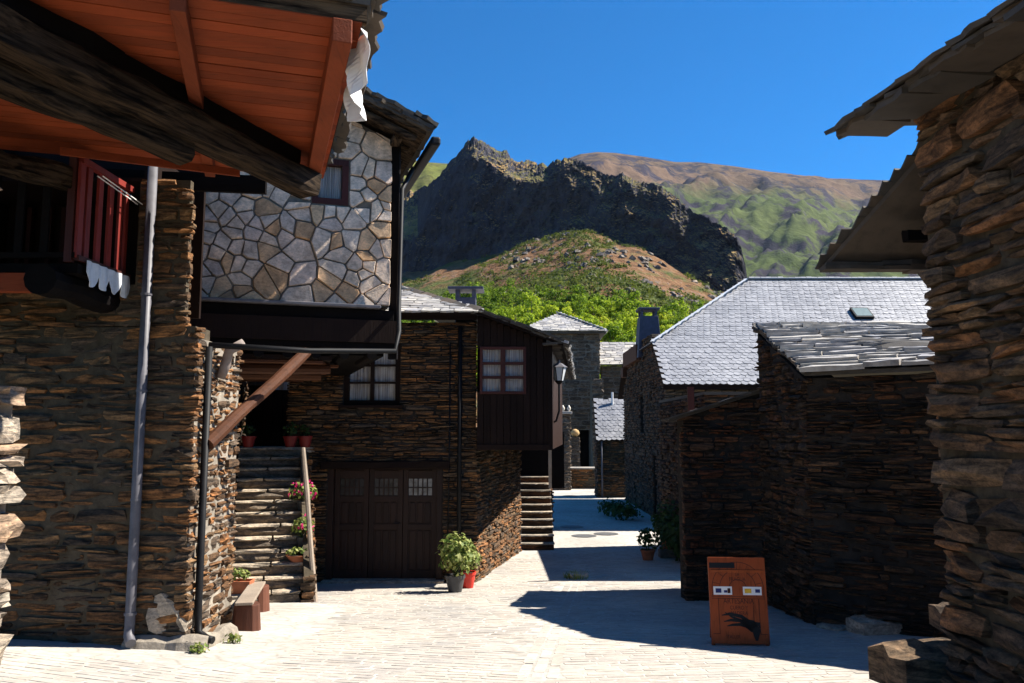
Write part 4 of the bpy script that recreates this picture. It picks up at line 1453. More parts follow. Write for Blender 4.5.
# ------------------------------------------------------------------ house with the garage door and dark wooden bay (C)
YC = 14.7
xc0, xc1 = P(303, 450, YC).x, P(476, 450, YC).x
hc = thing('garage_house', (-2, YC, g(-2, YC)), 'brown stone house with dark garage doors and a dark plank bay over the lane', 'house')
ms = Masonry(hc, 300, 9)
dx0, dx1, dz1 = P(327, 520, YC).x, P(442, 520, YC).x, P(380, 468, YC).z
wx0, wx1, wz0, wz1 = P(344, 380, YC).x, P(400, 380, YC).x, P(370, 405, YC).z, P(370, 343, YC).z
ms.wall('wall', (xc0 - 0.3, YC), (xc1, YC), -1.3, 3.68, M_SCHIST, hr=(0.03, 0.10), wr=(0.14, 0.5),
        holes=[(dx0 - xc0 + .3, dx1 - xc0 + .3, -1.4, dz1), (wx0 - xc0 + .3, wx1 - xc0 + .3, wz0, wz1)], proud=0.03, jut=0.03, depth=0.12)
c2 = Vector((0.19, 19.0, 0))
ms.wall('side_wall', (xc1, YC), (c2.x, c2.y), -1.4, 1.75, M_SCHIST, hr=(0.045, 0.12), wr=(0.14, 0.4), back=M_MORTAR, proud=0.02, jut=0.02)
ms.wall('rear_side_wall', (0.19, 22.0), (1.2, 23.9), -1.4, 1.4, M_SCHIST_DK, hr=(0.06, 0.14), wr=(0.2, 0.5))
ms.finish()
obj('lintel', hewn((dx0 - 0.12, YC - 0.02, dz1 + 0.06), (dx1 + 0.12, YC - 0.02, dz1 + 0.06), 0.18, 0.15, 10, 0.012), M_DARKWOOD, hc)
gd = obj('garage_door', MB().box(((dx0 + dx1) / 2, YC + 0.2, (dz1 - 1.02) / 2), (dx1 - dx0, 0.04, dz1 + 1.02)), M_DOORWOOD, hc)
zb0 = -1.0
zt0 = dz1
lw = (dx1 - dx0 - 0.2) / 3
for s in (-1, 1):
    xx = dx0 + 0.05 if s < 0 else dx1 - 0.05
    obj('jamb', MB().box((xx, YC + 0.1, (zb0 + zt0) / 2), (0.1, 0.2, zt0 - zb0)), M_DOORWOOD, hc, bevel=0.006)
for i in range(3):
    x0 = dx0 + 0.1 + lw * i
    xm = x0 + lw / 2
    leaf = obj('door_leaf', MB().box((xm, YC + 0.165, (zb0 + zt0) / 2), (lw - 0.012, 0.03, zt0 - zb0 - 0.02)), M_DOORWOOD, hc)
    for zz, hh in ((zb0 + 0.09, 0.16), (zb0 + 0.95, 0.10), (zt0 - 0.56, 0.1), (zt0 - 0.12, 0.14)):
        obj('rail', MB().box((xm, YC + 0.14, zz), (lw - 0.016, 0.03, hh)), M_DOORWOOD, leaf, bevel=0.005)
    for xx in (x0 + 0.05, x0 + lw - 0.05):
        obj('stile', MB().box((xx, YC + 0.137, (zb0 + zt0) / 2), (0.09, 0.03, zt0 - zb0 - 0.03)), M_DOORWOOD, leaf, bevel=0.005)
    for k in range(3):
        w3 = (lw - 0.22) / 3
        for z0_, z1_ in ((zb0 + 0.19, zb0 + 0.88), (zb0 + 1.02, zt0 - 0.63)):
            obj('panel', MB().box((x0 + 0.11 + w3 * (k + .5), YC + 0.147, (z0_ + z1_) / 2), (w3 - 0.03, 0.025, z1_ - z0_)), M_DOORWOOD, leaf, bevel=0.01)
    obj('pane', MB().box((xm, YC + 0.145, zt0 - 0.35), (lw - 0.2, 0.01, 0.3)), plain('pane_grey_%d' % i, ((0.035, 0.035, 0.035), (0.05, 0.05, 0.05), (0.16, 0.16, 0.16))[i], 0.15, var=0.5, sc=10), leaf)
    for k in range(1, 5):
        obj('glazing_bar', MB().box((x0 + 0.1 + (lw - 0.2) * k / 5, YC + 0.132, zt0 - 0.35), (0.02, 0.02, 0.32)), M_DOORWOOD, leaf)
    obj('glazing_bar', MB().box((xm, YC + 0.134, zt0 - 0.36), (lw - 0.2, 0.02, 0.02)), M_DOORWOOD, leaf)
obj('handle', MB().tube([(dx0 + 0.1 + 2 * lw - 0.05, YC + 0.12, 0.02), (dx0 + 0.1 + 2 * lw - 0.05, YC + 0.08, 0.02), (dx0 + 0.1 + 2 * lw - 0.16, YC + 0.075, 0.02)], 0.012, 8), M_BLACK, gd)
obj('doorstep', MB().box(((dx0 + dx1) / 2, YC - 0.02, g(-2, YC) + 0.01), (dx1 - dx0 + 0.1, 0.3, 0.07)), M_STEP, hc, bevel=0.01)
window(hc, (wx0, YC + 0.06, wz0), (1, 0, 0), (0, -1, 0), wx1 - wx0, wz1 - wz0, 2, 3, M_DARKWOOD, fr=0.09, bar=0.04)
obj('window_sill', MB().box(((wx0 + wx1) / 2, YC - 0.03, wz0 - 0.03), (wx1 - wx0 + 0.14, 0.2, 0.05)), M_DARKWOOD, hc, bevel=0.006)
xp = P(460, 400, YC).x
pipe(hc, [(xp, YC - 0.08, 3.6), (xp, YC - 0.08, g(xp, YC) + 0.1)], 0.04, M_BLACK)
xp = P(450, 400, YC).x
pipe(hc, [(xp, YC - 0.06, 3.3), (xp, YC - 0.06, 1.2), (xp - 0.02, YC - 0.06, -0.3)], 0.014, M_BLACK, name='cable')
# the bay
YB_ = 14.5
bx0, bx1 = P(477, 400, YB_).x, P(550, 400, YB_).x
bz0, bz1 = P(510, 450, YB_).z, 3.7
e2 = Vector((1.25, 20.2, 0))
ue = (e2 - Vector((bx1, YB_, 0)))
Le = ue.length
ue.normalize()
ne = Vector((ue.y, -ue.x, 0))
def bayroof(x, y=14.5):       # underside of the right roof plane
    return 3.2 + 0.38 * (0.92 + 0.09 * (y - 14.3) - x)
wbx0, wbx1, wbz0, wbz1 = P(481, 370, YB_).x, P(525, 370, YB_).x, P(500, 393, YB_).z, P(500, 348, YB_).z
bay = obj('bay', MB().add([(bx0, YB_ + .06, bz0), (bx1 - .01, YB_ + .06, bz0), (bx1 - .01, YB_ + .06, bayroof(bx1)), (bx0, YB_ + .06, bayroof(bx0)),
                           (bx0, 20, bz0), (e2.x - .02, e2.y, bz0), (e2.x - .02, e2.y, bayroof(e2.x, e2.y)), (bx0, 20, bayroof(bx0, 20))],
                          [(1, 5, 6, 2), (0, 4, 5, 1), (5, 4, 7, 6), (4, 0, 3, 7)]), M_BLACKWOOD, hc)
npk = 11
wpk = (bx1 - bx0) / npk
for i in range(npk):
    x = bx0 + wpk * (i + .5)
    tops = bayroof(x) - 0.01
    segs = [(bz0, tops)]
    if wbx0 - 0.02 < x < wbx1 + 0.02:
        segs = [(bz0, wbz0 + 0.02), (wbz1 - 0.02, tops)]
    for z0_, z1_ in segs:
        obj('plank', MB().box((x, YB_ + rnd.uniform(-.004, .004), (z0_ + z1_) / 2), (wpk - 0.008, 0.035, z1_ - z0_)), M_DARKWOOD, bay)
nps = 22
for i in range(nps):
    s = Le * (i + .5) / nps
    c = Vector((bx1, YB_, 0)) + ue * s
    zt_ = bayroof(c.x, c.y) - 0.02
    obj('plank', MB().box(c + Z * ((bz0 + zt_) / 2) + ne * 0.0, (Le / nps - 0.008, 0.035, zt_ - bz0), M=Matrix((ue, ne, Z)).transposed()), M_DOORWOOD, bay)
obj('corner_board', MB().box((bx1 + 0.005, YB_ - 0.012, (bz0 + bayroof(bx1)) / 2), (0.08, 0.06, bayroof(bx1) - bz0)), M_DARKWOOD, bay)
obj('sill_beam', MB().box(((bx0 + bx1) / 2, YB_ - 0.015, bz0 + 0.05), (bx1 - bx0, 0.06, 0.1)), M_DARKWOOD, bay, bevel=0.006)
wf = window(hc, (wbx0 - 0.02, YB_ - 0.02, wbz0 - 0.02), (1, 0, 0), (0, -1, 0), wbx1 - wbx0 + 0.04, wbz1 - wbz0 + 0.04, 2, 3, M_REDFRAME, fr=0.05, bar=0.05)
# roof of C
EV0 = Vector((0.92, 14.3, 3.2)); EV1 = Vector((1.84, 24.5, 3.2))
HB, HT = Vector((-0.56, 14.32, 3.76)), Vector((-2.25, 16.05, 4.48))
HL, EL_ = Vector((-5.5, 16.05, 4.48)), Vector((-5.5, 14.32, 3.76))
rc = obj('roof', MB().prism([EV0, EV1, Vector((-1.6, 24.5, 4.47)), HT, HB], (0, 0, 0.05)).prism([HB, HT, HL, EL_], (0, 0, 0.05)), M_DARKWOOD, hc)
slate_roof(rc, EL_ + Z * .05, HB + Z * .05, HL + Z * .05, HT + Z * .05, M_SLAB, 0.17, (0.2, 0.5), 0.03)
slate_roof(rc, EV0 + Z * .05, EV1 + Z * .05, HT + Z * .05 + Vector((.05, -.05, 0)), Vector((-1.6, 24.5, 4.52)), M_SLAB, 0.25, (0.3, 0.6), 0.035, objects=False)
verge(rc, HB + Z * .05, EV0 + Z * .04 + Vector((.08, 0, -.03)), M_SLAB_BR, (0, -1, 0), (0.25, 0.45), 0.035, 2, 0.35)
verge(rc, HT + Z * .05, HB + Z * .05, M_SLAB_BR, (0.7, -.2, 0), (0.25, 0.4), 0.03, 2, 0.22)
verge(rc, EV0 + Z * .03, EV1 + Z * .03, M_SLAB_BR, (1, 0, 0), (0.3, 0.5), 0.04, 2, 0.4)
obj('fascia', MB().beam(Vector((bx0, YC - .22, 3.74)), Vector((-5.5, YC - .22, 3.74)), 0.05, 0.08), M_DARKWOOD, hc)
ch = P(466, 311, 16.6)
chm = obj('chimney', MB().box((ch.x, 16.6, ch.z - 0.1), (0.42, 0.42, 0.72)), M_CHIM, hc, bevel=0.01)
for sx_ in (-1, 1):
    obj('chimney_post', MB().box((ch.x + .17 * sx_, 16.6, ch.z + 0.34), (0.08, 0.4, 0.16)), M_CHIM, chm)
obj('chimney_cap', MB().box((ch.x, 16.6, ch.z + 0.45), (0.74, 0.55, 0.06)), M_CHIM, chm, bevel=0.01)

# lantern on the side of the bay
lp = P(559, 372, 15.6)
lam = thing('street_lamp', (lp.x, lp.y, lp.z - 0.25), 'small wall lantern with white glass and black bracket beside the dark wooden bay', 'lamp')
c0 = Vector(lp)
fr4 = MB()
def frus(mb, c, r0, r1, z0, z1, n=6):
    vs = [(c.x + r * math.cos(2 * math.pi * k / n), c.y + r * math.sin(2 * math.pi * k / n), c.z + z) for r, z in ((r0, z0), (r1, z1)) for k in range(n)]
    return mb.add(vs, [(k, (k + 1) % n, n + (k + 1) % n, n + k) for k in range(n)] + [tuple(range(n))[::-1], tuple(range(n, 2 * n))])
obj('glass', frus(MB(), c0, 0.085, 0.15, -0.17, 0.09), M_LAMPGLASS, lam)
obj('hood', frus(frus(MB(), c0, 0.175, 0.06, 0.092, 0.17), c0, 0.03, 0.012, 0.172, 0.24), M_PIPE, lam)
obj('base', frus(MB(), c0, 0.03, 0.09, -0.24, -0.172), M_BLACK, lam)
cage = MB()
for k in range(6):
    a = 2 * math.pi * k / 6
    cage.beam(c0 + Vector((.088 * math.cos(a), .088 * math.sin(a), -.17)), c0 + Vector((.154 * math.cos(a), .154 * math.sin(a), .09)), .012, .012)
obj('cage', cage, M_BLACK, lam)
obj('bracket', MB().tube([c0 - Z * .24, c0 - Z * .75, c0 - Z * .95 + Vector((-.06, 0, 0)), c0 - Z * 1.0 + Vector((-.16, 0, 0))], 0.02, 8), M_BLACK, lam)

# ------------------------------------------------------------------ left stone staircase
st = thing('stone_staircase', (-3.4, 11.6, g(-3.4, 11.6)), 'worn stone staircase climbing to the dark doorway beside the garage', 'staircase')
S0 = PG(312, 602)
vS = Vector((-0.30, 0.954, 0)); uS = Vector((0.954, 0.30, 0))
MS = Matrix((uS, vS, Z)).transposed()
WS = 1.18
zg0 = S0.z
NST, RIS, TRD = 13, 0.17, 0.21
STEP_TOP = []
for i in range(NST):
    zt_ = zg0 + RIS * (i + 1)
    front = S0 + vS * (TRD * i)
    w_ = WS * (0.62 if i == 0 else 1.0)
    c = front - uS * (w_ / 2 + (0.16 if i == 0 else 0))
    c = c + vS * ((TRD + 0.2) / 2)
    hgt = RIS + (0.12 if i == 0 else 0.02)
    # riser block with an uneven face
    k = stone_proto(3000 + i, 7, 3, 0.10, 0.03)
    vsx = [(v[0] * w_, -v[1] * 0.44 + 0.0, v[2] * (hgt - 0.05)) for v in k[0]]
    mb = MB().add([Vector((c.x, c.y, zt_ - 0.045 - (hgt - 0.05) / 2)) + MS @ Vector(v) for v in vsx], [f[::-1] for f in k[1]])
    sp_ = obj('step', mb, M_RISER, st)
    # two tread slabs
    cut = rnd.uniform(0.38, 0.62)
    for a_, b_ in ((0, cut), (cut, 1)):
        L = w_ * (b_ - a_)
        cc = front - uS * (w_ * (a_ + b_) / 2 + (0.16 if i == 0 else 0)) + vS * (0.19 - rnd.uniform(0, .02)) 
        kk = stone_proto(3300 + i * 2 + int(a_ > 0), 4, 3, 0.12, 0.06)
        vv = [(v[0] * (L - .008), -v[1] * 0.42, v[2] * 0.05) for v in kk[0]]
        nb = len(PROTO[0][0])
        m2 = MB().add([Vector((cc.x, cc.y, zt_ - 0.022)) + MS @ Vector(v) for v in vv], [f[::-1] for f in kk[1]])
        # top face
        m2.box(Vector((cc.x, cc.y + 0.02, zt_ - 0.012)), (L - .03, 0.36, 0.02), M=MS)
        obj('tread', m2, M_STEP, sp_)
    STEP_TOP.append((front, zt_))
land = S0 + vS * (TRD * NST)
zl = zg0 + RIS * NST
obj('landing', MB().box(land - uS * WS / 2 + vS * 0.5 + Z * (zl - land.z - 0.05), (WS + .3, 1.2, 0.1), M=MS), M_STEP, st, bevel=0.01)
# right-hand flank below the handrail
ms = Masonry(st, 80, 9)
fa, fb = S0 + uS * 0.02, S0 + uS * 0.02 + vS * 2.3
ms.wall('flank_wall', (fa.x, fa.y), (fb.x, fb.y), -1.3, 1.0, M_SCHIST, hr=(0.06, 0.14), wr=(0.15, 0.4), ztop=lambda s: zg0 + 0.32 + s * RIS / TRD * 0.98, thick=0.14, depth=0.12, back=M_MORTAR)
ms.wall('flank_front', ((fa - uS * .17).x, (fa - uS * .17).y), (fa.x, fa.y), -1.3, zg0 + 0.36, M_SCHIST, hr=(0.06, 0.14), wr=(0.1, 0.2), thick=0.1, depth=0.1, back=M_MORTAR, proud=0.03)
ms.finish()
hr0 = S0 + uS * 0.05 + vS * 0.02
hr1 = P(303, 448, S0.y + 0.75)
obj('handrail', rough_log(hr0 - Z * 0.02, hr1, 0.04, 8, 7), M_POST, st)
obj('handrail_stay', rough_log(hr1 - Z * 0.08, S0 + uS * 0.02 + vS * 1.9 + Z * 1.7, 0.025, 7, 4), M_DARKWOOD, st)

# ------------------------------------------------------------------ plants and pots
def leaf_cluster(seed, n, R, leaf, flat=0.6, core=(0, 0, 0)):
    """leaves on stems spread over an uneven clump; each leaf a folded diamond"""
    r = random.Random(seed)
    mb = MB()
    for i in range(n):
        d = Vector((r.gauss(0, 1), r.gauss(0, 1), r.gauss(0, 1) * flat + 0.25)).normalized()
        rad = (r.random() ** 0.45)
        p = Vector(core) + Vector((d.x * R[0], d.y * R[1], d.z * R[2])) * rad
        nrm = (d + Vector((r.gauss(0, .5), r.gauss(0, .5), r.gauss(0, .5) + .5))).normalized()
        t = nrm.cross(Vector((r.gauss(0, 1), r.gauss(0, 1), r.gauss(0, .4)))).normalized()
        s = nrm.cross(t)
        L, W = leaf * r.uniform(.7, 1.3), leaf * r.uniform(.28, .45)
        mb.add([p, p + t * L * .45 + s * W - nrm * L * .05, p + t * L - nrm * L * .22, p + t * L * .45 - s * W - nrm * L * .05], [(0, 1, 2), (0, 2, 3)])
    return mb
def pot_mesh(r, h, flare=1.25):
    return MB().lathe((0, 0, 0), [(r * .7, 0), (r, h * .84), (r * 1.08, h * .84), (r * 1.1, h), (r * .96, h), (r * .93, h * .9), (0.01, h * .9)], 20)
def potted(name, loc, label, r, h, pm, lm, n, R, leaf, seed, flowers=0, group=None, cat='plant', trough=None, stems=True):
    t = thing(name, loc, label, cat, group)
    if trough:
        L, W = trough
        mb = MB()
        mb.add([(-L / 2 * .9, -W / 2 * .8, 0), (L / 2 * .9, -W / 2 * .8, 0), (L / 2 * .9, W / 2 * .8, 0), (-L / 2 * .9, W / 2 * .8, 0),
                (-L / 2, -W / 2, h), (L / 2, -W / 2, h), (L / 2, W / 2, h), (-L / 2, W / 2, h),
                (-L / 2 * .92, -W / 2 * .85, h), (L / 2 * .92, -W / 2 * .85, h), (L / 2 * .92, W / 2 * .85, h), (-L / 2 * .92, W / 2 * .85, h),
                (-L / 2 * .92, -W / 2 * .85, h - .03), (L / 2 * .92, -W / 2 * .85, h - .03), (L / 2 * .92, W / 2 * .85, h - .03), (-L / 2 * .92, W / 2 * .85, h - .03)],
               [(3, 2, 1, 0)] + [(a + o, (a + 1) % 4 + o, (a + 1) % 4 + o + 4, a + o + 4) for o in (0, 4, 8) for a in range(4)] + [(12, 13, 14, 15)])
        local('pot', mb, pm, t, bevel=0.004)
    else:
        local('pot', pot_mesh(r, h), pm, t, smooth=False)
        local('soil', MB().lathe((0, 0, h * .86), [(r * .9, 0), (r * .9, .015)], 14), M_SOIL, t)
    mb = leaf_cluster(seed, n, R, leaf, core=(0, 0, h + R[2] * .75))
    local('foliage', mb, lm, t)
    if stems:
        q = random.Random(seed)
        sb = MB()
        for i in range(7):
            a = q.random() * 6.28
            e = Vector((R[0] * .6 * math.cos(a), R[1] * .6 * math.sin(a), h + R[2] * q.uniform(.6, 1.4)))
            sb.tube([(0, 0, h * .8), (e.x * .4, e.y * .4, h + R[2] * .35), e], [.008, .006, .003], 5)
        local('stem', sb, M_LEAFDK, t)
    if flowers:
        q = random.Random(seed + 9)
        for i in range(flowers):
            fb = MB()
            d = Vector((q.gauss(0, 1), q.gauss(0, 1) - .6, q.gauss(0, .7) + .25)).normalized()
            c = Vector((d.x * R[0], d.y * R[1], h + R[2] * .75 + d.z * R[2])) * 1.0
            for k in range(9):
                e = Vector((q.gauss(0, 1), q.gauss(0, 1), q.gauss(0, 1))).normalized()
                s = e.cross(Vector((q.random(), q.random(), q.random()))).normalized()
                f = e.cross(s)
                b = c + e * .018
                fb.add([b - s * .016, b - f * .016, b + s * .016, b + f * .016], [(0, 1, 2, 3)])
            local('flower', fb, M_FLOWER, t)
    return t
# big leafy plant by the garage
pg_ = PG(455, 592)
potted('potted_plant', pg_, 'tall leafy plant in a dark grey pot beside the garage door', 0.155, 0.27, M_GREYPOT, M_LEAF, 620, (0.29, 0.27, 0.42), 0.085, 3)
pr_ = PG(468, 588)
potted('potted_plant', pr_, 'leafy plant in a bright red pot at the house corner', 0.125, 0.27, M_REDPOT, M_LEAF, 330, (0.22, 0.21, 0.28), 0.075, 4)
def on_step(i, side):
    f, z = STEP_TOP[i]
    p = f - uS * side + vS * 0.13
    return Vector((p.x, p.y, z))
potted('flower_pot', on_step(2, 0.20), 'terracotta bowl of low green leaves on the lower right of the steps', 0.16, 0.10, M_TERRA, M_LEAF, 120, (0.17, 0.15, 0.07), 0.06, 11, 0)
potted('flower_pot', on_step(3, 0.12), 'pink geranium on the steps just above the terracotta bowl', 0.09, 0.17, M_GREYPOT, M_LEAF, 170, (0.19, 0.17, 0.20), 0.065, 12, 12)
potted('flower_pot', on_step(6, 0.10), 'pink geranium spilling over the bleached rail halfway up the steps', 0.09, 0.16, M_GREYPOT, M_LEAF, 170, (0.24, 0.18, 0.20), 0.065, 13, 30)
for i_, (sd, lb) in enumerate(((1.0, 'red pot at the dark top of the steps on the left'), (0.28, 'red pot at the dark top of the steps next to the rail'), (0.02, 'rightmost red pot at the dark top of the steps behind the rail'))):
    potted('flower_pot', on_step(12, sd), lb, 0.12, 0.2, M_DARKRED, M_LEAFDK, 60, (0.12, 0.12, 0.14), 0.07, 20 + i_)
tp_ = PG(237, 611); tp_.z = g(tp_.x, tp_.y) + 0.23
blk = obj('stone_block', MB().add([Vector((tp_.x, tp_.y, tp_.z - .12)) + Vector((v[0] * .6, -v[1] * .5, v[2] * .28)) for v in PROTO[5][0]], [f[::-1] for f in PROTO[5][1]]).box((tp_.x, tp_.y, tp_.z - .13), (.5, .4, .24)), M_STEP, bevel=0.012)
tag(blk, 'rough stone block below the rectangular flower trough', 'stone')
potted('flower_trough', tp_, 'rectangular terracotta trough of yellow green plants by the foot of the steps', 0.1, 0.17, M_TERRA, M_LEAF, 150, (0.17, 0.10, 0.09), 0.055, 31, trough=(0.38, 0.22), stems=False)

# bench: a slab on two reddish stumps
b0, b1 = PG(247, 629), PG(259, 611)
bn = thing('log_bench', (b0.x, b0.y, b0.z), 'low bench of a pale slab on two reddish tree stumps', 'bench')
def stump(c, r, h):
    n = 14
    ph = rnd.random() * 6
    prof = lambda k, z: r * (1 + .10 * math.sin(2 * math.pi * k / n * 3 + ph)) * (1.12 - .16 * z / h)
    mb = MB()
    for z in (0, h * .3, h * .7, h * .97, h):
        for k in range(n):
            a = 2 * math.pi * k / n
            rr = prof(k, z) * (.95 if z == h else 1)
            mb.v.append((c.x + rr * math.cos(a), c.y + rr * math.sin(a), c.z + z - .01))
    for j in range(4):
        for k in range(n):
            q = (k + 1) % n
            mb.f.append((j * n + k, j * n + q, (j + 1) * n + q, (j + 1) * n + k))
    mb.f.append(tuple(4 * n + k for k in range(n)))
    return mb
obj('stump', stump(b0, 0.145, 0.30), M_STUMP, bn)
obj('stump', stump(b1, 0.12, 0.34), M_STUMP, bn)
k_ = SLABS[2]
bd_ = (Vector((b1.x - .03, b1.y, b1.z + .335)) - Vector((b0.x - .03, b0.y, b0.z + .29)))
ubd = bd_.normalized()
obj('seat', MB().beam(Vector((b0.x - .03, b0.y, b0.z + .305)) - ubd * .16, Vector((b1.x - .04, b1.y, b1.z + .35)) + ubd * .14, 0.2, 0.035), M_POST, bn, bevel=0.008)
rock_ = PG(232, 624)
for i_, (dx_, dy_, s_, lb) in enumerate(((-.02, .25, .30, 'broken stone leaning on the wall behind the log bench'), (-.10, -.1, .22, 'small stone at the wall foot left of the log bench'))):
    k = PROTO[8 + i_]
    c = Vector((rock_.x + dx_, rock_.y + dy_, g(rock_.x, rock_.y) + .08))
    M3 = Matrix.Rotation(.5 + i_, 3, 'Z') @ Matrix.Rotation(.4, 3, 'X')
    mb = MB().add([c + M3 @ Vector((v[0] * s_, -v[1] * s_ * .8, v[2] * s_ * .7)) for v in k[0]], [f[::-1] for f in k[1]])
    mb.f.append(tuple(range(len(k[0]) - 10, len(k[0]))))
    tag(obj('loose_stone', mb, M_STEP), lb, 'stone')
# glass bottle by the garage door
bp_ = PG(430, 577)
bo = thing('water_bottle', bp_, 'clear plastic bottle standing on the garage doorstep', 'bottle')
obj('body', MB().lathe(bp_ + Z * .05, [(.045, 0), (.048, .03), (.048, .2), (.02, .27), (.015, .3)], 14), plain('bottle_plastic', (.5, .5, .5), .2), bo, smooth=True)
obj('cap', MB().lathe(bp_ + Z * .351, [(.018, 0), (.018, .025)], 12), M_BLUEP, bo)

# ------------------------------------------------------------------ stairs below the bay
sc_ = thing('stone_steps', (0.6, 19.3, g(.6, 19.3)), 'dark stone steps rising under the wooden bay to a doorway', 'staircase')
sa, sb_ = P(521, 540, 19.2), P(553, 540, 19.2)
ns_ = 10
zg1 = g(.6, 19.2)
for i in range(ns_):
    z1_ = zg1 + .158 * (i + 1)
    y0_ = 19.2 + .24 * i
    w_ = sb_.x - sa.x + .04
    mb = MB().box(((sa.x + sb_.x) / 2 + .02, y0_ + .24, z1_ - .105), (w_ - .03, .46, .13))
    s_ = obj('step', mb, M_SCHIST_DK, sc_, bevel=.012)
    n_ = 9
    vs = []
    for zz in (z1_ - .03, z1_):
        for k in range(n_):
            t = k / (n_ - 1)
            vs.append((sa.x + w_ * t, y0_ - .05 * math.sin(math.pi * t) - .01 + rnd.uniform(-.012, .012), zz))
        vs += [(sa.x + w_, y0_ + .3, zz), (sa.x, y0_ + .3, zz)]
    m_ = n_ + 2
    obj('tread', MB().add(vs, [tuple(range(m_))[::-1], tuple(range(m_, 2 * m_))] + [(k, (k + 1) % m_, m_ + (k + 1) % m_, m_ + k) for k in range(m_)]), M_STEP, s_)  # pale stone on dark steps paints the sunlit tread edges
obj('step_core', MB().prism([(sa.x + .04, 19.3, zg1 - .1), (sa.x + .04, 22, zg1 - .1), (sa.x + .04, 22, zg1 + 1.45), (sa.x + .04, 21.4, zg1 + 1.3)], (sb_.x - sa.x - .06, 0, 0)), M_MORTAR_DK, sc_)
pz0, pz1 = P(519, 452, 19.1), P(519, 520, 19.1)
obj('lit_jamb', hewn((pz0.x, 19.1, pz1.z - .2), (pz0.x, 19.1, pz0.z), .12, .14, 8, .015), M_POST, sc_)  # pale wood stands in for the sunlit end of the side wall
pz0 = P(550, 452, 21.0)
obj('post', MB().beam((pz0.x, 21.0, zg1 + 1.3), (pz0.x, 21.0, 1.4), .08, .08), M_POST, sc_)
obj('door', MB().box((.75, 21.7, .9), (1.3, .06, 1.5)), M_BLACKWOOD, sc_)

# ------------------------------------------------------------------ end of the lane: low wall, pillar, slate shed, church
lw_ = thing('garden_wall', (2.8, 39, g(2.8, 39)), 'low stone wall with a sunlit top closing the end of the lane', 'wall')
ms = Masonry(lw_, 80, 9)
xa_, xb_ = P(540, 480, 39).x, P(612, 480, 39).x
zt_ = P(580, 469, 39).z
ms.wall('wall', (xa_, 39), (xb_, 39), -1.2, zt_, M_SCHIST, hr=(.08, .16), wr=(.25, .6), thick=.5, back=M_MORTAR)
ms.finish()
obj('coping', MB().box(((xa_ + xb_) / 2, 39.22, zt_ + .04), (xb_ - xa_, .62, .08)), M_PAVE, lw_, bevel=.02)
pl = thing('gate_pillar', (2.1, 38, g(2.1, 38)), 'grey stone gate pillar topped with three small pale finials near the lamp', 'pillar')
ms = Masonry(pl, 60, 9)
xa_, xb_ = P(553, 440, 38).x, P(570, 440, 38).x
ztp = P(560, 414, 38).z
ms.wall('wall', (xa_, 38), (xb_, 38), -1.2, ztp, M_SCHIST_GREY, hr=(.1, .2), wr=(.2, .5), thick=.6, back=M_MORTAR_GREY)
ms.wall('side_wall', (xb_, 38), (xb_, 38.6), -1.2, ztp, M_SCHIST_GREY, hr=(.1, .2), wr=(.2, .5), thick=.2, back=M_MORTAR_GREY)
ms.finish()
obj('cap_stone', MB().box(((xa_ + xb_) / 2, 38.25, ztp + .06), (xb_ - xa_ + .2, .9, .12)), M_PAVE, pl, bevel=.02)
for k, px_ in enumerate((557, 563, 569)):
    c = P(px_, 410, 38.1)
    obj('finial', MB().lathe((c.x, 38.1, ztp + .12), [(.07, 0), (.05, .06), (.09, .12), (.07, .2), (.02, .3)], 10), M_BRASS, pl, smooth=True)
# second, shorter pillar with a ball
p2 = thing('gate_pillar', (3.2, 40.5, g(3, 37)), 'short pillar with an ochre stone ball behind the low wall', 'pillar')
ms = Masonry(p2, 30, 9)
xa_, xb_ = P(571, 440, 40.5).x, P(580, 440, 40.5).x
ztp = P(575, 437, 40.5).z
ms.wall('wall', (xa_, 40.5), (xb_, 40.5), -1.2, ztp, M_SCHIST_GREY, hr=(.1, .2), wr=(.2, .4), thick=.4, back=M_MORTAR_GREY)
ms.finish()
obj('ball', MB().lathe(((xa_ + xb_) / 2, 40.7, ztp), [(.06, 0), (.19, .1), (.22, .2), (.18, .32), (.05, .4)], 12), plain('ochre_stone', (.42, .27, .12), .9), p2, smooth=True)

sh = thing('slate_shed', (4, 34, g(4, 34)), 'small brown stone shed with a single pitch pale slate roof at the lane end', 'shed')
ms = Masonry(sh, 150, 9)
YS = 34.0
xa_, xb_ = P(598, 480, YS).x, P(628, 480, YS).x
ze = P(610, 441, YS).z
ms.wall('wall', (xa_, YS), (xb_ + .5, YS), -1.3, ze, M_SCHIST, hr=(.06, .13), wr=(.2, .5), back=M_MORTAR, thick=.4)
ms.wall('side_wall', (xa_, YS + 1.2), (xa_, YS), -1.3, ze, M_SCHIST_DK, hr=(.07, .14), wr=(.2, .5))
ms.finish()
Yr = YS + 1.25
zr = P(610, 403, Yr).z
rs_ = obj('roof', MB().prism([(xa_ - .08, YS - .12, ze), (xb_ + .5, YS - .12, ze), (xb_ + .6, Yr, zr), (xa_ - .02, Yr, zr)], (0, 0, .05)), M_DARKWOOD, sh)
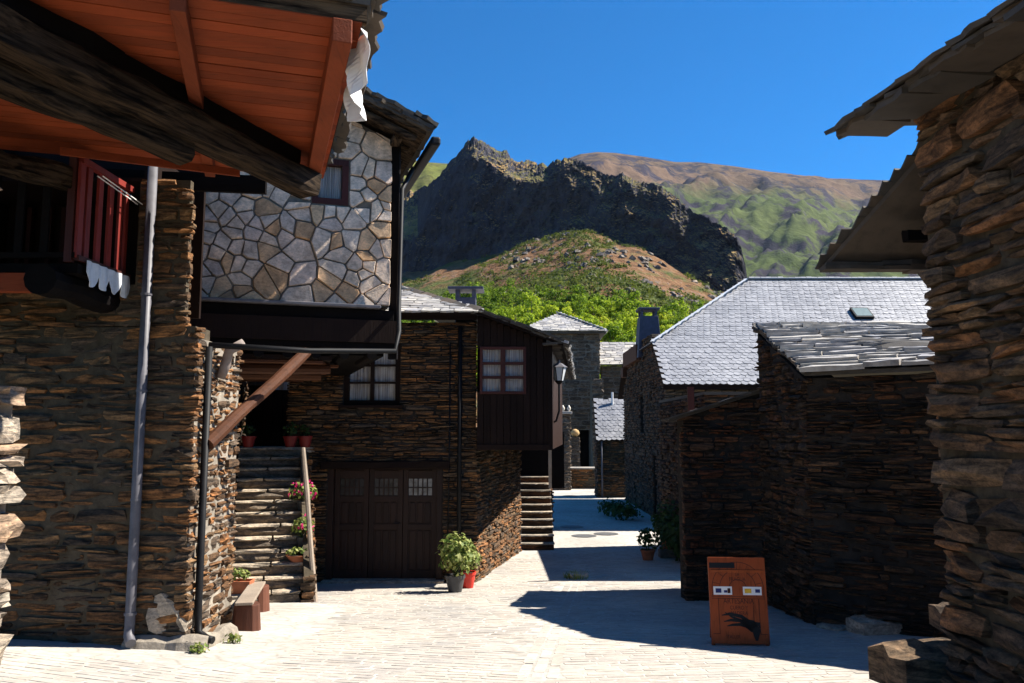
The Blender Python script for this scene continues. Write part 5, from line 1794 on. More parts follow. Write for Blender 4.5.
def scallops(roof, el, er, rl, rr, row, tw, m, thick=.012):
    el, er, rl, rr = map(Vector, (el, er, rl, rr))
    up = ((rl + rr) / 2 - (el + er) / 2)
    n = int(up.length / row)
    V, F = [], []
    uu = (er - el).normalized()
    nrm = uu.cross((rl - el)).normalized()
    if nrm.z < 0: nrm = -nrm
    ups = nrm.cross(uu).normalized()
    if ups.z < 0: ups = -ups
    for j in range(n + 1):
        A, B = el.lerp(rl, j / n), er.lerp(rr, j / n)
        L = (B - A).length
        k0 = int(L / tw) + 1
        for k in range(-1, k0 + 1):
            s = (k + (.5 if j % 2 else 0)) * tw + rnd.uniform(-.006, .006)
            if s < -tw * .3 or s > L - tw * .3:
                continue
            b = len(V)
            o = A + uu * s + nrm * (.004 * (j % 2) + rnd.uniform(0, .006))
            tl = rnd.uniform(-.016, .016) - (.05 if rnd.random() < .012 else 0)
            sh_ = [(.01, row * 1.3, .0), (tw * .02, row * .25, thick * .9), (tw * .12, row * .02, thick * 1.1), (tw * .5, -row * .22, thick * 1.25), (tw * .88, row * .02, thick * 1.1), (tw * .98, row * .25, thick * .9), (tw * .99, row * 1.3, .0)]
            for x, y, z in sh_:
                V.append(o + uu * x + ups * (y + tl) + nrm * z)
            for x, y, z in sh_[1:6]:
                V.append(o + uu * x + ups * (y + tl) + nrm * (z - thick * .95))
            F.append(tuple(b + q for q in range(7)))
            F += [(b + 1 + q, b + 7 + q, b + 8 + q, b + 2 + q) for q in range(4)]
    me = bpy.data.meshes.new('roof_slates')
    me.from_pydata([tuple(v) for v in V], [], F)
    me.materials.append(m)
    me.update()
    obj('roof_slates', me, None, roof, kind='stuff')
scallops(rs_, (xa_ - .08, YS - .14, ze + .055), (xb_ + .5, YS - .14, ze + .055), (xa_ - .02, Yr, zr + .055), (xb_ + .6, Yr, zr + .055), .15, .22, M_SLATE)
pipe(sh, [(P(602, 460, YS - .06).x, YS - .06, ze), (P(602, 460, YS - .06).x, YS - .06, -1.1)], .04, M_PIPE)
vp = P(612, 398, Yr)
obj('vent', MB().tube([(vp.x, Yr - .1, zr - .1), (vp.x, Yr - .1, vp.z + .25)], .05, 10), M_WHITE, sh)

YT = 46
tw_ = thing('church_tower', (2.5, YT + 2.5, -1.1), 'square grey stone church tower with a low pyramid slate roof', 'tower')
ms = Masonry(tw_, 300, 9)
xa_, xb_ = P(527, 400, YT).x, P(600, 400, YT).x
ze = P(560, 332, YT).z
sl0 = P(573, 450, YT).x - xa_; sl1 = P(590, 450, YT).x - xa_
ms.wall('wall', (xa_, YT), (xb_, YT), -1.3, ze, M_SCHIST_GREY, hr=(.16, .34), wr=(.3, .8), holes=[(sl0, sl1, -1.3, P(580, 430, YT).z)], back=M_MORTAR_GREY, thick=.6)
ms.wall('side_wall', (xb_, YT), (xb_, YT + 4.4), -1.3, ze, M_SCHIST_GREY, hr=(.16, .34), wr=(.3, .8), back=M_MORTAR_GREY, thick=.6)
ms.finish()
obj('doorway_back', MB().box(((sl0 + sl1) / 2 + xa_, YT + .8, .5), (sl1 - sl0 + .4, .1, 4)), M_BLACKWOOD, tw_)
ap = P(557, 315, YT + 2.3)
ap.x = (xa_ + xb_) / 2
cs = [Vector((xa_ - .35, YT - .35, ze)), Vector((xb_ + .35, YT - .35, ze)), Vector((xb_ + .35, YT + 4.8, ze)), Vector((xa_ - .35, YT + 4.8, ze))]
rt = obj('roof', MB().add(cs + [ap] + [c - Z * .12 for c in cs], [(0, 1, 4), (1, 2, 4), (2, 3, 4), (3, 0, 4), (8, 7, 6, 5), (0, 5, 6, 1), (1, 6, 7, 2), (2, 7, 8, 3), (3, 8, 5, 0)]), M_SLAB_BR, tw_)
slate_roof(rt, cs[0] + Z * .02, cs[1] + Z * .02, ap + Z * .02 - Vector((.05, 0, 0)), ap + Z * .02 + Vector((.05, 0, 0)), M_SLAB, .28, (.3, .7), .05, objects=False)
slate_roof(rt, cs[1] + Z * .02, cs[2] + Z * .02, ap + Z * .02 - Vector((0, .05, 0)), ap + Z * .02 + Vector((0, .05, 0)), M_SLAB, .28, (.3, .7), .05, objects=False)
nv = thing('church_nave', (6, 49, -1.1), 'low grey stone church nave with a pale slate roof right of the tower', 'church')
YN = 48
ms = Masonry(nv, 120, 9)
xa_, xb_ = P(598, 380, YN).x + .2, P(648, 380, YN).x
ze = P(620, 366, YN).z
ms.wall('wall', (xa_, YN), (xb_, YN), -1.3, ze, M_SCHIST_GREY, hr=(.16, .3), wr=(.3, .8), back=M_MORTAR_GREY, thick=.6)
ms.finish()
zr = P(620, 346, YN + 2.4).z
rn = obj('roof', MB().prism([(xa_ - .1, YN - .3, ze), (xb_ + .4, YN - .3, ze), (xb_ + .4, YN + 2.4, zr), (xa_ - .1, YN + 2.4, zr)], (0, 0, .06)), M_SLAB_BR, nv)
slate_roof(rn, (xa_ - .1, YN - .35, ze + .07), (xb_ + .4, YN - .35, ze + .07), (xa_ - .1, YN + 2.4, zr + .07), (xb_ + .4, YN + 2.4, zr + .07), M_SLAB, .25, (.3, .7), .05, objects=False)
bt = thing('stone_buttress', (4.7, 44, -1.1), 'slim stepped stone buttress in front of the church between tower and nave', 'buttress')
ms = Masonry(bt, 60, 9)
xa_, xb_ = P(592, 400, 44).x, P(604, 400, 44).x
ms.wall('wall', (xa_, 44), (xb_, 44), -1.3, P(598, 379, 44).z, M_SCHIST_GREY, hr=(.16, .3), wr=(.3, .6), back=M_MORTAR_GREY, thick=1.4)
ms.finish()

# ------------------------------------------------------------------ right: house with the big scalloped slate roof (D)
hd = thing('slate_house', (6, 24, g(6, 24)), 'grey stone house with a large half hipped scalloped slate roof and skylight', 'house')
YD, XD = 24.0, 4.6
ek = .8
ms = Masonry(hd, 300, 9)
ezD = P(700, 385, YD - .3).z
ms.wall('wall', (XD, YD), (17, YD), -1.4, ezD + .12, M_SCHIST_GREY, hr=(.07, .15), wr=(.2, .5), back=M_MORTAR_DK)
gab = lambda s: min(ezD + .1 + ek * min(s, 8.9 - s), 4.85)
ms.wall('gable_wall', (XD, YD + 8.9), (XD, YD), -1.4, 5, M_SCHIST_DK, hr=(.07, .15), wr=(.2, .5), back=M_MORTAR_DK, ztop=gab,
        holes=[(4.2, 4.9, 1.6, 2.9), (6.7, 7.2, -1.0, .9)])
ms.finish()
obj('window_backing', MB().box((XD + .3, YD + 4.4, 1), (.06, 6, 4)), M_BLACKWOOD, hd)
def onroof(px_, py_):
    """front roof plane through the eave line (y = YD-.3, z = ezD) with slope ek"""
    d = ray(px_, py_)
    n = Vector((0, -ek, 1))
    t = (Vector((0, YD - .3, ezD)) - Vector((0, 0, EYE))).dot(n) / d.dot(n)
    return Vector((0, 0, EYE)) + d * t
e0, h0, r0 = onroof(660, 386), onroof(656, 344), onroof(747, 281)
e0.x = h0.x = XD - .12
yr_ = r0.y; zr_ = r0.z
e1, r1 = Vector((18, e0.y, e0.z)), Vector((18, r0.y, r0.z))
yb_ = 2 * yr_ - h0.y
hbk = Vector((h0.x, yb_, h0.z)); ebk = Vector((e0.x, 2 * yr_ - e0.y, e0.z))
rd = obj('roof', MB().prism([e0, e1, r1, r0, h0], (0, 0, .05)).prism([h0, r0, hbk], (0, 0, .05)).prism([hbk, r0, r1, Vector((18, ebk.y, ebk.z)), ebk], (0, 0, .05)), M_DARKWOOD, hd)
zz = Z * .055
# scalloped slates: lower band, then the trapezoid above the half hip
scallops(rd, e0 + zz, e1 + zz, h0 + zz, Vector((18, h0.y, h0.z)) + zz, .15, .21, M_SLATE)
scallops(rd, h0 + zz, Vector((18, h0.y, h0.z)) + zz, r0 + zz, r1 + zz, .15, .21, M_SLATE)
scallops(rd, hbk + zz, h0 + zz, r0 + zz + Vector((0, .05, 0)), r0 + zz - Vector((0, .05, 0)), .15, .21, M_SLATE)
obj('hip_flashing', MB().beam(h0 + zz + Z * .03, r0 + zz + Z * .03, .14, .03), M_ZINC, rd)
obj('ridge_cap', MB().beam(r0 + zz + Z * .03, r1 + zz + Z * .03, .18, .04), M_SLATE, rd)
obj('gutter_board', MB().beam(e0 + Vector((0, .06, -.05)), e1 + Vector((0, .06, -.05)), .04, .1), M_DARKWOOD, rd)
# box under the half hip
bxp = P(637, 383, 29)
obj('eave_box', MB().box((XD - .02, 30.0, 4.45), (.35, 3.4, .55)), M_BROWNWOOD, hd, bevel=.01)
obj('eave_box', MB().box((XD - .02, 32.2, 4.0), (.3, .5, .4)), M_BROWNWOOD, hd, bevel=.01)
skl = onroof(861, 316)
Mr = Matrix((Vector((1, 0, 0)), Vector((0, 1, ek)).normalized(), Vector((0, -ek, 1)).normalized())).transposed()
nr_ = Vector((0, -ek, 1)).normalized()
sk = obj('skylight', MB().box(skl + nr_ * .09, (.62, .62, .14), M=Mr), M_BLACK, hd, bevel=.01)
obj('pane', MB().box(skl + nr_ * .163, (.52, .5, .012), M=Mr), plain('skylight_glass', (.20, .25, .24), .15, var=.08), sk)
obj('flashing', MB().box(skl + nr_ * .04 - Vector((0, 1, ek)).normalized() * .42, (.8, .3, .02), M=Mr), M_PVC, hd)
cc = P(648, 330, 28.4)
cb = MB()
zc0, zc1 = h0.z - .2, P(648, 317, 28.4).z
vs = []
for z_, w_ in ((zc0, .44), (zc1, .32)):
    vs += [(cc.x - w_, 28.4 - w_, z_), (cc.x + w_, 28.4 - w_, z_), (cc.x + w_, 28.4 + w_, z_), (cc.x - w_, 28.4 + w_, z_)]
cb.add(vs, [(0, 1, 5, 4), (1, 2, 6, 5), (2, 3, 7, 6), (3, 0, 4, 7), (4, 5, 6, 7)])
chd = obj('chimney', cb, M_CHIM, hd, bevel=.015)
for sx_ in (-1, 1):
    for sy_ in (-1, 1):
        obj('chimney_post', MB().box((cc.x + .25 * sx_, 28.4 + .25 * sy_, zc1 + .11), (.08, .08, .22)), M_CHIM, chd)
obj('chimney_cap', MB().box((cc.x, 28.4, zc1 + .26), (.76, .76, .08)), M_CHIM, chd, bevel=.015)
# annex in front of D, behind the lean-to
an = thing('stone_annex', (3.9, 18, g(3.9, 18)), 'dark stone annex below the big slate roof behind the lean-to', 'outbuilding')
ms = Masonry(an, 150, 9)
zan = P(700, 398, 17).z
ms.wall('wall', (3.72, 20.2), (3.72, 15.5), -1.4, zan, M_SCHIST_DK, hr=(.06, .13), wr=(.2, .5), thick=.5)
ms.wall('front_wall', (3.72, 15.5), (8.5, 15.5), -1.4, zan, M_SCHIST_DK, hr=(.06, .13), wr=(.2, .5), thick=.5)
ms.finish()
obj('flat_roof', MB().prism([(3.7, 15.45, zan), (9, 15.45, zan), (9, 20.2, zan), (3.7, 20.2, zan)], (0, 0, .06)), M_SLAB_BR, an)
obj('post', MB().box((P(691, 400, 15.4).x, 15.42, zan - .3), (.12, .06, .9)), M_REDFRAME, an)

# ------------------------------------------------------------------ right: long low shed (E) with lean-to (F)
she = thing('slab_roof_shed', (4.5, 10.8, g(4.5, 10.8)), 'dark stone barn roofed with overlapping slate slabs behind the sign', 'barn')
A1 = P(806, 376, 9.9)
eE = .16
c_e = Vector((A1.x + .05, A1.y + eE, 0))
dE = Vector((.777, -.63, 0))
R1 = P(757, 331, 12.0)
gabE_far = Vector((R1.x, R1.y, 0))
ms = Masonry(she, 300, 8)
Lg = (gabE_far - c_e).length
ms.wall('wall', (c_e.x, c_e.y), (c_e.x + dE.x * 3.4, c_e.y + dE.y * 3.4), -1.2, A1.z - .02, M_SCHIST_DK, hr=(.025, .10), wr=(.09, .5), proud=.025, jut=.045)
ms.wall('gable_wall', (gabE_far.x, gabE_far.y), (c_e.x, c_e.y), -1.3, R1.z, M_SCHIST_DK, hr=(.03, .12), wr=(.09, .45), proud=.025, jut=.045,
        ztop=lambda s: R1.z - .04 + (A1.z - R1.z) * s / Lg)
ms.finish()
R2 = Vector((P(1000, 329, 11.9).x, 11.9, R1.z))
A2 = Vector((A1.x, A1.y, A1.z)) + dE * 3.6
A2.z = A1.z
rE = obj('roof', MB().prism([A1, A2, R2, R1], (0, 0, .05)), M_SLAB_BR, she)
slate_roof(rE, A1 + Z * .05, A2 + Z * .05, R1 + Z * .05, R2 + Z * .05, M_SLAB, .2, (.28, .8), .05, tilt=.13, jit=.035)
verge(rE, R1 + Z * .02 + Vector((-.02, 0, 0)), A1 + Z * .02 + Vector((-.02, 0, 0)), M_SLAB_BR, (-1, 0, 0), (.25, .4), .04, 2, .3)
back_ = obj('rear_roof', MB().prism([R1, R2, R2 + Vector((.8, 1.5, -.9)), R1 + Vector((.75, 1.5, -.9))], (0, 0, .05)), M_SLAB_BR, she)
le = thing('stone_lean_to', (3.3, 12.3, g(3.3, 12.3)), 'reddish dark stone lean-to with a thin sloping slate edge left of the slab roofed barn', 'outbuilding')
YF = 12.3
xf0 = P(684, 520, YF).x
xf1 = R1.x + .2
zf0, zf1 = P(684, 416, YF).z, P(772, 389, YF).z
ms = Masonry(le, 300, 8)
Lf = xf1 - xf0
ms.wall('wall', (xf0, YF), (xf1, YF), -1.3, 3, M_SCHIST_RED, hr=(.03, .13), wr=(.07, .4), ztop=lambda s: zf0 + (zf1 - zf0) * s / Lf - .02, proud=.03, jut=.045, thick=.45, end_jit=.06, holes=[(1.0, 1.22, -.42, -.25)])
ms.wall('side_wall', (xf0 + .42, YF + 1.6), (xf0 + .07, YF + .14), -1.4, zf0 - .02, M_SCHIST_RED, hr=(.04, .1), wr=(.1, .35), thick=.4)
ms.finish()
tipF = P(669, 422, YF - .12)
topF = P(775, 388, YF - .12)
rF = obj('roof', MB().prism([tipF, topF, topF + Vector((.3, 1.85, 0)), tipF + Vector((.42, 1.85, 0))], (0, 0, .03)), M_SLAB_BR, le)
slate_roof(rF, tipF + Vector((.42, 1.85, .03)), tipF + Z * .03, topF + Vector((.3, 1.85, .03)), topF + Z * .03, M_SLAB_BR, .25, (.25, .5), .02, objects=False, tilt=.02)
verge(rF, tipF + Z * .03, topF + Z * .03, M_SLAB_BR, (0, -1, 0), (.25, .45), .025, 1, .35)

# ------------------------------------------------------------------ right: nearest house (G) and its rear eaves (H)
hg = thing('rough_stone_house', (3.6, 5, g(3.6, 5)), 'rough brown stone house wall with jutting slate eaves at the right edge', 'house')
YG = 6.45
XG = P(926, 420, YG).x + .09
ms = Masonry(hg, 300, 10)
ms.wall('wall', (XG, YG), (XG, 1.0), -.9, 4.25, M_SCHIST_BIG, ztop=lambda s: 4.3 - .085 * s, hr=(.07, .26), wr=(.3, .95), back=M_MORTAR, proud=.05, jut=.035, depth=.3, end_jit=.0, thick=.4, gap=.010)
ms.wall('end_wall', (7.5, YG), (XG, YG), -.9, 4.2, M_SCHIST_BIG, hr=(.09, .28), wr=(.25, .7), back=M_MORTAR, proud=.05, jut=.05, depth=.3, end_jit=.0, thick=.4, gap=.02)
ms.finish()
t0, t1 = P(845, 133, 6.75), None
Xe = t0.x
zn_ = t0.z - .56
rG = obj('roof', MB().prism([(Xe, 6.75, t0.z), (Xe, 0.5, zn_), (XG + 2.5, .5, zn_ + 1.3), (XG + 2.5, 6.75, t0.z + 1.3)], (0, 0, .05)), M_SLAB_BR, hg)
slate_roof(rG, (Xe, 6.78, t0.z + .05), (Xe, .5, zn_ + .05), (XG + 2.5, 6.78, t0.z + 1.35), (XG + 2.5, .5, zn_ + 1.35), M_SLAB_BR, .28, (.35, .8), .03, objects=False)
verge(rG, (Xe, 6.75, t0.z - .02), (Xe, .5, zn_ - .02), M_SLAB_BR, (-1, 0, 0), (.4, .8), .035, 2, .45)
verge(rG, Vector((Xe + .03, 6.8, t0.z + .0)), Vector((XG + 2.0, 6.8, t0.z + 1.05)), M_SLAB_BR, (0, 1, 0), (.4, .7), .04, 2, .3)
# underside slabs between the wall head and the eave
verge(rG, (XG - .12, 6.6, t0.z + .02), (XG - .12, .5, zn_ + .02), M_SLAB_BR, (-1, 0, 0), (.5, .9), .05, 1, .8)
# rear catslide: slopes down away from the viewer
k0, k1 = P(930, 150, 6.55), P(822, 272, 7.5)
k0.x = max(k0.x, XG)
k2 = P(1010, 273, 7.5); k2.z = k1.z
k3 = Vector((k2.x + .2, 6.55, k0.z))
rH = obj('rear_eaves', MB().prism([k0, k3, k2, k1], (0, 0, .05)), M_SLAB_BR, hg)
slate_roof(rH, k2 + Z * .05, k1 + Z * .05, k3 + Z * .05, k0 + Z * .05, M_SLAB_BR, .13, (.35, .7), .02, objects=False, tilt=.03, jit=.01)
verge(rH, k1 - Z * .0, k2 - Z * .0, M_SLAB_BR, (0, 1, 0), (.3, .6), .04, 2, .2)
hA, hB_ = P(885, 255, 7.9), P(930, 235, 7.4)
obj('eave_beam', hewn((XG + .5, 6.5, 3.55), (XG + .55, 7.4, 3.2), .14, .14, 8), M_WEATHER, hg)
obj('eave_beam', hewn((XG + .1, 7.0, 3.42), (XG + 1.6, 7.0, 3.42), .12, .12, 8), M_BLACKWOOD, hg)  # black beam stands in for the shaded hollow under the eaves
# jutting foot stones
def big_stone(c, size, rz, seed, m, nx=6, nz=4, rx=0.0):
    k = stone_proto(seed, nx, nz, .25, .1)
    M3 = Matrix.Rotation(rz, 3, 'Z') @ Matrix.Rotation(rx, 3, 'X')
    c = Vector(c)
    n = 2 * (nx + nz) - 4
    mb = MB().add([c + M3 @ Vector((v[0] * size[0], v[2] * size[1], v[1] * size[2])) for v in k[0]], [f[::-1] for f in k[1]])
    mb.f.append(tuple(range(len(k[0]) - n, len(k[0])))[::-1])
    return mb
q1 = P(915, 660, 6.1); 
s1_ = obj('stone', big_stone((3.40, 6.72, P(905, 642, 6.6).z - .2), (.82, .66, .36), .12, 41, M_SCHIST_BIG), M_SCHIST_BIG, hg)
s2_ = obj('stone', big_stone((3.68, 6.72, P(930, 605, 6.7).z - .1), (.46, .5, .2), -.1, 42, M_SCHIST_BIG), M_SCHIST_BIG, hg)
for (pxa, pya, sz, rz, sd, lb) in ((872, 632, (.55, .5, .2), .3, 51, 'flat slab in the shade just beyond the jutting foot stones'),
                                   (848, 612, (.35, .35, .25), .8, 52, 'upright rough stone left of the shaded flat slab'),
                                   (905, 622, (.5, .4, .18), -.4, 53, 'shaded slab leaning on the barn wall near the right house'),
                                   (840, 628, (.5, .35, .06), .5, 54, 'thin paving slab lying flat in the shade')):
    q = PG(pxa, pya)
    tag(obj('stone_slab', big_stone((q.x, q.y, q.z + sz[2] * .4), sz, rz, sd, M_STEP), M_STEP), lb, 'stone')

# ------------------------------------------------------------------ A-board sign
sg0 = PG(741, 646)
sign = thing('sign_board', sg0, 'orange brown wooden sandwich board with a black hand and two stickers', 'sign')
sign.rotation_euler = (0, 0, math.radians(-4))
Wb, Hb, tilt = .60, .88, math.radians(9)
Rt = Matrix.Rotation(-tilt, 3, 'X')
def S(x, z, o=0.0):
    """point on the front face: x right, z up the board, o towards the viewer"""
    return Vector((0, 0.0, .02)) + Rt @ Vector((x, -o, z))
def sbox(x, z, w, h, o, t):
    return MB().box(S(x, z, o), (w, t, h), M=Rt)
local('front_panel', sbox(0, Hb / 2, Wb, Hb, 0, .022), M_SIGNWOOD, sign, bevel=.003)
for x in (-Wb / 2 + .02, Wb / 2 - .02):
    local('leg', sbox(x, Hb / 2 - .03, .035, Hb + .06, -.03, .035), M_SIGNWOOD, sign)
Rb = Matrix.Rotation(tilt * 1.3, 3, 'X')
bk = MB().box(Vector((0, .26, .02)) + Rb @ Vector((0, 0, Hb / 2 - .06)), (Wb - .05, .022, Hb - .12), M=Rb)
local('back_panel', bk, M_SIGNWOOD, sign)
def strip(pts, w, o=.0125):
    mb = MB()
    for (x0, z0), (x1, z1) in zip(pts[:-1], pts[1:]):
        d = Vector((x1 - x0, z1 - z0)); 
        if d.length < 1e-5: continue
        n = Vector((-d.y, d.x)).normalized() * w / 2
        mb.add([S(x0 + n.x, z0 + n.y, o), S(x1 + n.x, z1 + n.y, o), S(x1 - n.x, z1 - n.y, o), S(x0 - n.x, z0 - n.y, o)], [(3, 2, 1, 0)])
    return mb
arc = lambda r, cz, a0=0, a1=math.pi, n=26: [(r * math.cos(a0 + (a1 - a0) * k / n), cz + r * math.sin(a0 + (a1 - a0) * k / n)) for k in range(n + 1)]
for r_ in (.27, .19, .09):
    local('arch_line', strip([(r_, .48)] + arc(r_, .56) + [(-r_, .48)], .006), M_INK, sign)
for z_ in (.475, .455):
    local('rule_line', strip([(-.28, z_), (.28, z_)], .005), M_INK, sign)
local('rule_line', strip([(-.28, .10), (-.21, .10), (-.21, .455)], .006), M_INK, sign)
local('rule_line', strip([(.28, .10), (.21, .10), (.21, .455)], .006), M_INK, sign)
local('rule_line', strip([(.15, .15), (.15, .455)], .004), M_INK, sign)
for k in range(7):
    a = math.pi * (k + .5) / 7
    local('arch_joint', strip([(.19 * math.cos(a), .56 + .19 * math.sin(a)), (.27 * math.cos(a), .56 + .27 * math.sin(a))], .004), M_INK, sign)
def text(body, x, z, size, m=None, name='lettering'):
    cu = bpy.data.curves.new('lettering', 'FONT')
    cu.body = body
    cu.size = size
    cu.align_x = 'CENTER'
    to = bpy.data.objects.new('tmp_text', cu)
    COL.objects.link(to)
    dg = bpy.context.evaluated_depsgraph_get()
    me = bpy.data.meshes.new_from_object(to.evaluated_get(dg))
    bpy.data.objects.remove(to)
    me.transform(Matrix.Scale(.82, 4, (1, 0, 0)))
    for v in me.vertices:
        v.co = S(v.co.x + x, v.co.y + z, .0128)
    me.materials.clear()
    me.materials.append(m or M_INK)
    o = bpy.data.objects.new(name, me)
    COL.objects.link(o)
    o.parent = sign
text('ARTESANIA', 0, .405, .075)
text('CUERO Y', 0, .345, .055)
text('MADERA', 0, .29, .055)
text('TALLER', -.07, .055, .05)
text('LA', 0, .685, .05)
text('FRAGUA', 0, .635, .055)
local('dark_label', strip([(-.29, .795), (-.02, .795)], .055, .0135), M_BLACKPAINT, sign)
for x_, cols_ in ((-.16, ((-.045, M_BLUEP, .06, .045), (.03, M_BLUEP, .035, .025), (.065, M_INK, .03, .05))), (.15, ((-.045, M_YELLOW, .07, .045), (.055, M_BLUEP, .05, .035)))):
    s_ = local('sticker', sbox(x_, .535, .195, .085, .0135, .004), M_WHITE, sign)
    for dx_, m_, w_, h_ in cols_:
        c_ = obj('sticker_print', sbox(x_ + dx_, .535 + (.0 if h_ > .03 else -.008), w_, h_, .0162, .002), m_)
        c_.parent = s_
# black hand: palm, wrist and four long fingers
hand = MB()
def finger(pts, ws):
    n = len(pts)
    L_, R_ = [], []
    for i, (x, z) in enumerate(pts):
        a, b = pts[max(0, i - 1)], pts[min(n - 1, i + 1)]
        d = Vector((b[0] - a[0], b[1] - a[1])).normalized()
        L_.append((x - d.y * ws[i], z + d.x * ws[i])); R_.append((x + d.y * ws[i], z - d.x * ws[i]))
    base = len(hand.v)
    hand.add([S(x, z, .0142) for x, z in L_ + R_], [(n + i, n + i + 1, i + 1, i) for i in range(n - 1)])
finger([(.10, .215), (.02, .275), (-.10, .300), (-.185, .285)], [.024, .018, .015, .004])
finger([(.09, .195), (0.0, .235), (-.09, .238), (-.165, .222)], [.024, .018, .014, .004])
finger([(.09, .18), (0.0, .195), (-.08, .190), (-.135, .178)], [.022, .016, .012, .004])
finger([(.10, .165), (.02, .235), (-.08, .270), (-.15, .315)], [.02, .012, .010, .003])
finger([(.02, .225), (.12, .19), (.17, .13), (.165, .035)], [.035, .055, .045, .012])
finger([(.09, .14), (.14, .20), (.20, .20), (.205, .16)], [.03, .035, .02, .008])
local('hand_emblem', hand, M_BLACKPAINT, sign)

# ------------------------------------------------------------------ planter and pots against the annex
for (pxa, pya, kind_, r_, h_, lb, sd) in ((652, 560, 'pot', .15, .22, 'terracotta pot on the ground left of the shaded planter', 61),
                                          (667, 548, 'pot', .13, .2, 'terracotta pot with a white flowered plant on the grey blocks', 62),
                                          (683, 545, 'pot', .14, .2, 'terracotta pot at the right end of the grey blocks', 63)):
    q = PG(pxa - 4, pya + (2 if pya < 555 else 0))
    if pya < 555:
        q = PG(pxa, 556); q.z += .16
    potted('flower_pot', q, lb, r_, h_, M_TERRA, M_LEAFDK, 170, (.24, .2, .30), .09, sd)
for k, pxa in enumerate((668, 684)):
    q = PG(pxa, 558)
    b_ = obj('concrete_block', MB().box((q.x, q.y + .1, q.z + .08), (.34, .3, .17)), M_MORTAR_GREY, bevel=.01)
    tag(b_, ('left', 'right')[k] + ' one of two grey blocks under the shaded flower pots', 'block')
cl = thing('climbing_plant', (3.62, 18.3, g(3.6, 18.3)), 'dark climbing plant covering the foot of the annex wall', 'plant')
obj('foliage', leaf_cluster(71, 1100, (.35, 1.5, .75), .12, core=(3.55, 18.2, g(3.5, 18) + .5)), M_LEAFDK, cl)
obj('stem', MB().tube([(3.66, 18.3, g(3.6, 18)), (3.64, 18.2, -.4), (3.64, 18.5, .3)], [.03, .02, .01], 6), M_BARK, cl)
for k, (pxa, pya, sd) in enumerate(((612, 516, 81), (626, 520, 82))):
    q = PG(pxa, pya)
    t = thing('shrub', q, ('low dark shrub at the foot of the small slate shed', 'low dark shrub where the lane passes the slate house')[k], 'shrub')
    local('foliage', leaf_cluster(sd, 260, (.5, .35, .35), .13, core=(0, 0, .25)), M_LEAFDK, t)
    local('stem', MB().tube([(0, 0, -.05), (0.03, 0, .3)], [.03, .015], 6), M_BARK, t)

# manhole covers, tuft by the gutter, weeds at the wall foot
for k, (pxa, pya, lb) in enumerate(((572, 527, 'farthest round iron cover in the sunlit strip of lane'), (584, 536, 'nearest round iron cover in the sunlit strip of lane'), (606, 534, 'rightmost round iron cover in the sunlit strip of lane'), (570, 496, 'round iron cover in the far sunlit patch before the low wall'))):
    q = PG(pxa, pya)
    mh = thing('manhole_cover', q, lb, 'manhole cover')
    obj('rim', MB().lathe(q - Z * .01, [(.34, 0), (.34, .018), (.29, .018)], 24), M_IRON, mh)
    obj('lid', MB().lathe(q - Z * .01, [(.28, 0), (.28, .022)], 24), M_IRON, mh)
q = PG(576, 578)
def blades(seed, n, R, h):
    r = random.Random(seed)
    mb = MB()
    for i in range(n):
        a, d = r.random() * 6.28, R * math.sqrt(r.random())
        b = Vector((d * math.cos(a), d * math.sin(a), 0))
        t = Vector((r.gauss(0, .5), r.gauss(0, .5), 1)).normalized() * h * r.uniform(.5, 1.2)
        s = Vector((-t.y, t.x, 0)); s = (s.normalized() if s.length > 1e-3 else Vector((1, 0, 0))) * .008
        mb.add([b - s, b + s, b + t * .6 + s * .6, b + t + Vector((t.x, t.y, -.2 * h)) * .3, b + t * .6 - s * .6], [(0, 1, 2, 4), (4, 2, 3)])
    return mb
gt = thing('grass_tuft', q, 'tuft of grass around a pale stone at the head of the paved gutter', 'grass')
local('blades', blades(1, 160, .22, .16), M_LEAF, gt)
local('stone', big_stone((.05, -.02, .05), (.36, .2, .12), .1, 91, M_PAVE), M_PAVE, gt)
for k, (pxa, pya, lb) in enumerate(((198, 653, 'bright weed at the foot of the left wall corner'), (233, 643, 'small weed beside the black drain pipe'), (520, 512, 'weed growing at the foot of the steps below the bay'))):
    q = PG(pxa, pya)
    t = thing('weed', q, lb, 'weed')
    local('foliage', leaf_cluster(95 + k, 70, (.10, .06, .05), .045, core=(0, 0, .04)), M_LEAF, t)
    local('stem', MB().tube([(0, 0, -.02), (0, 0, .05)], [.006, .003], 5), M_LEAFDK, t)

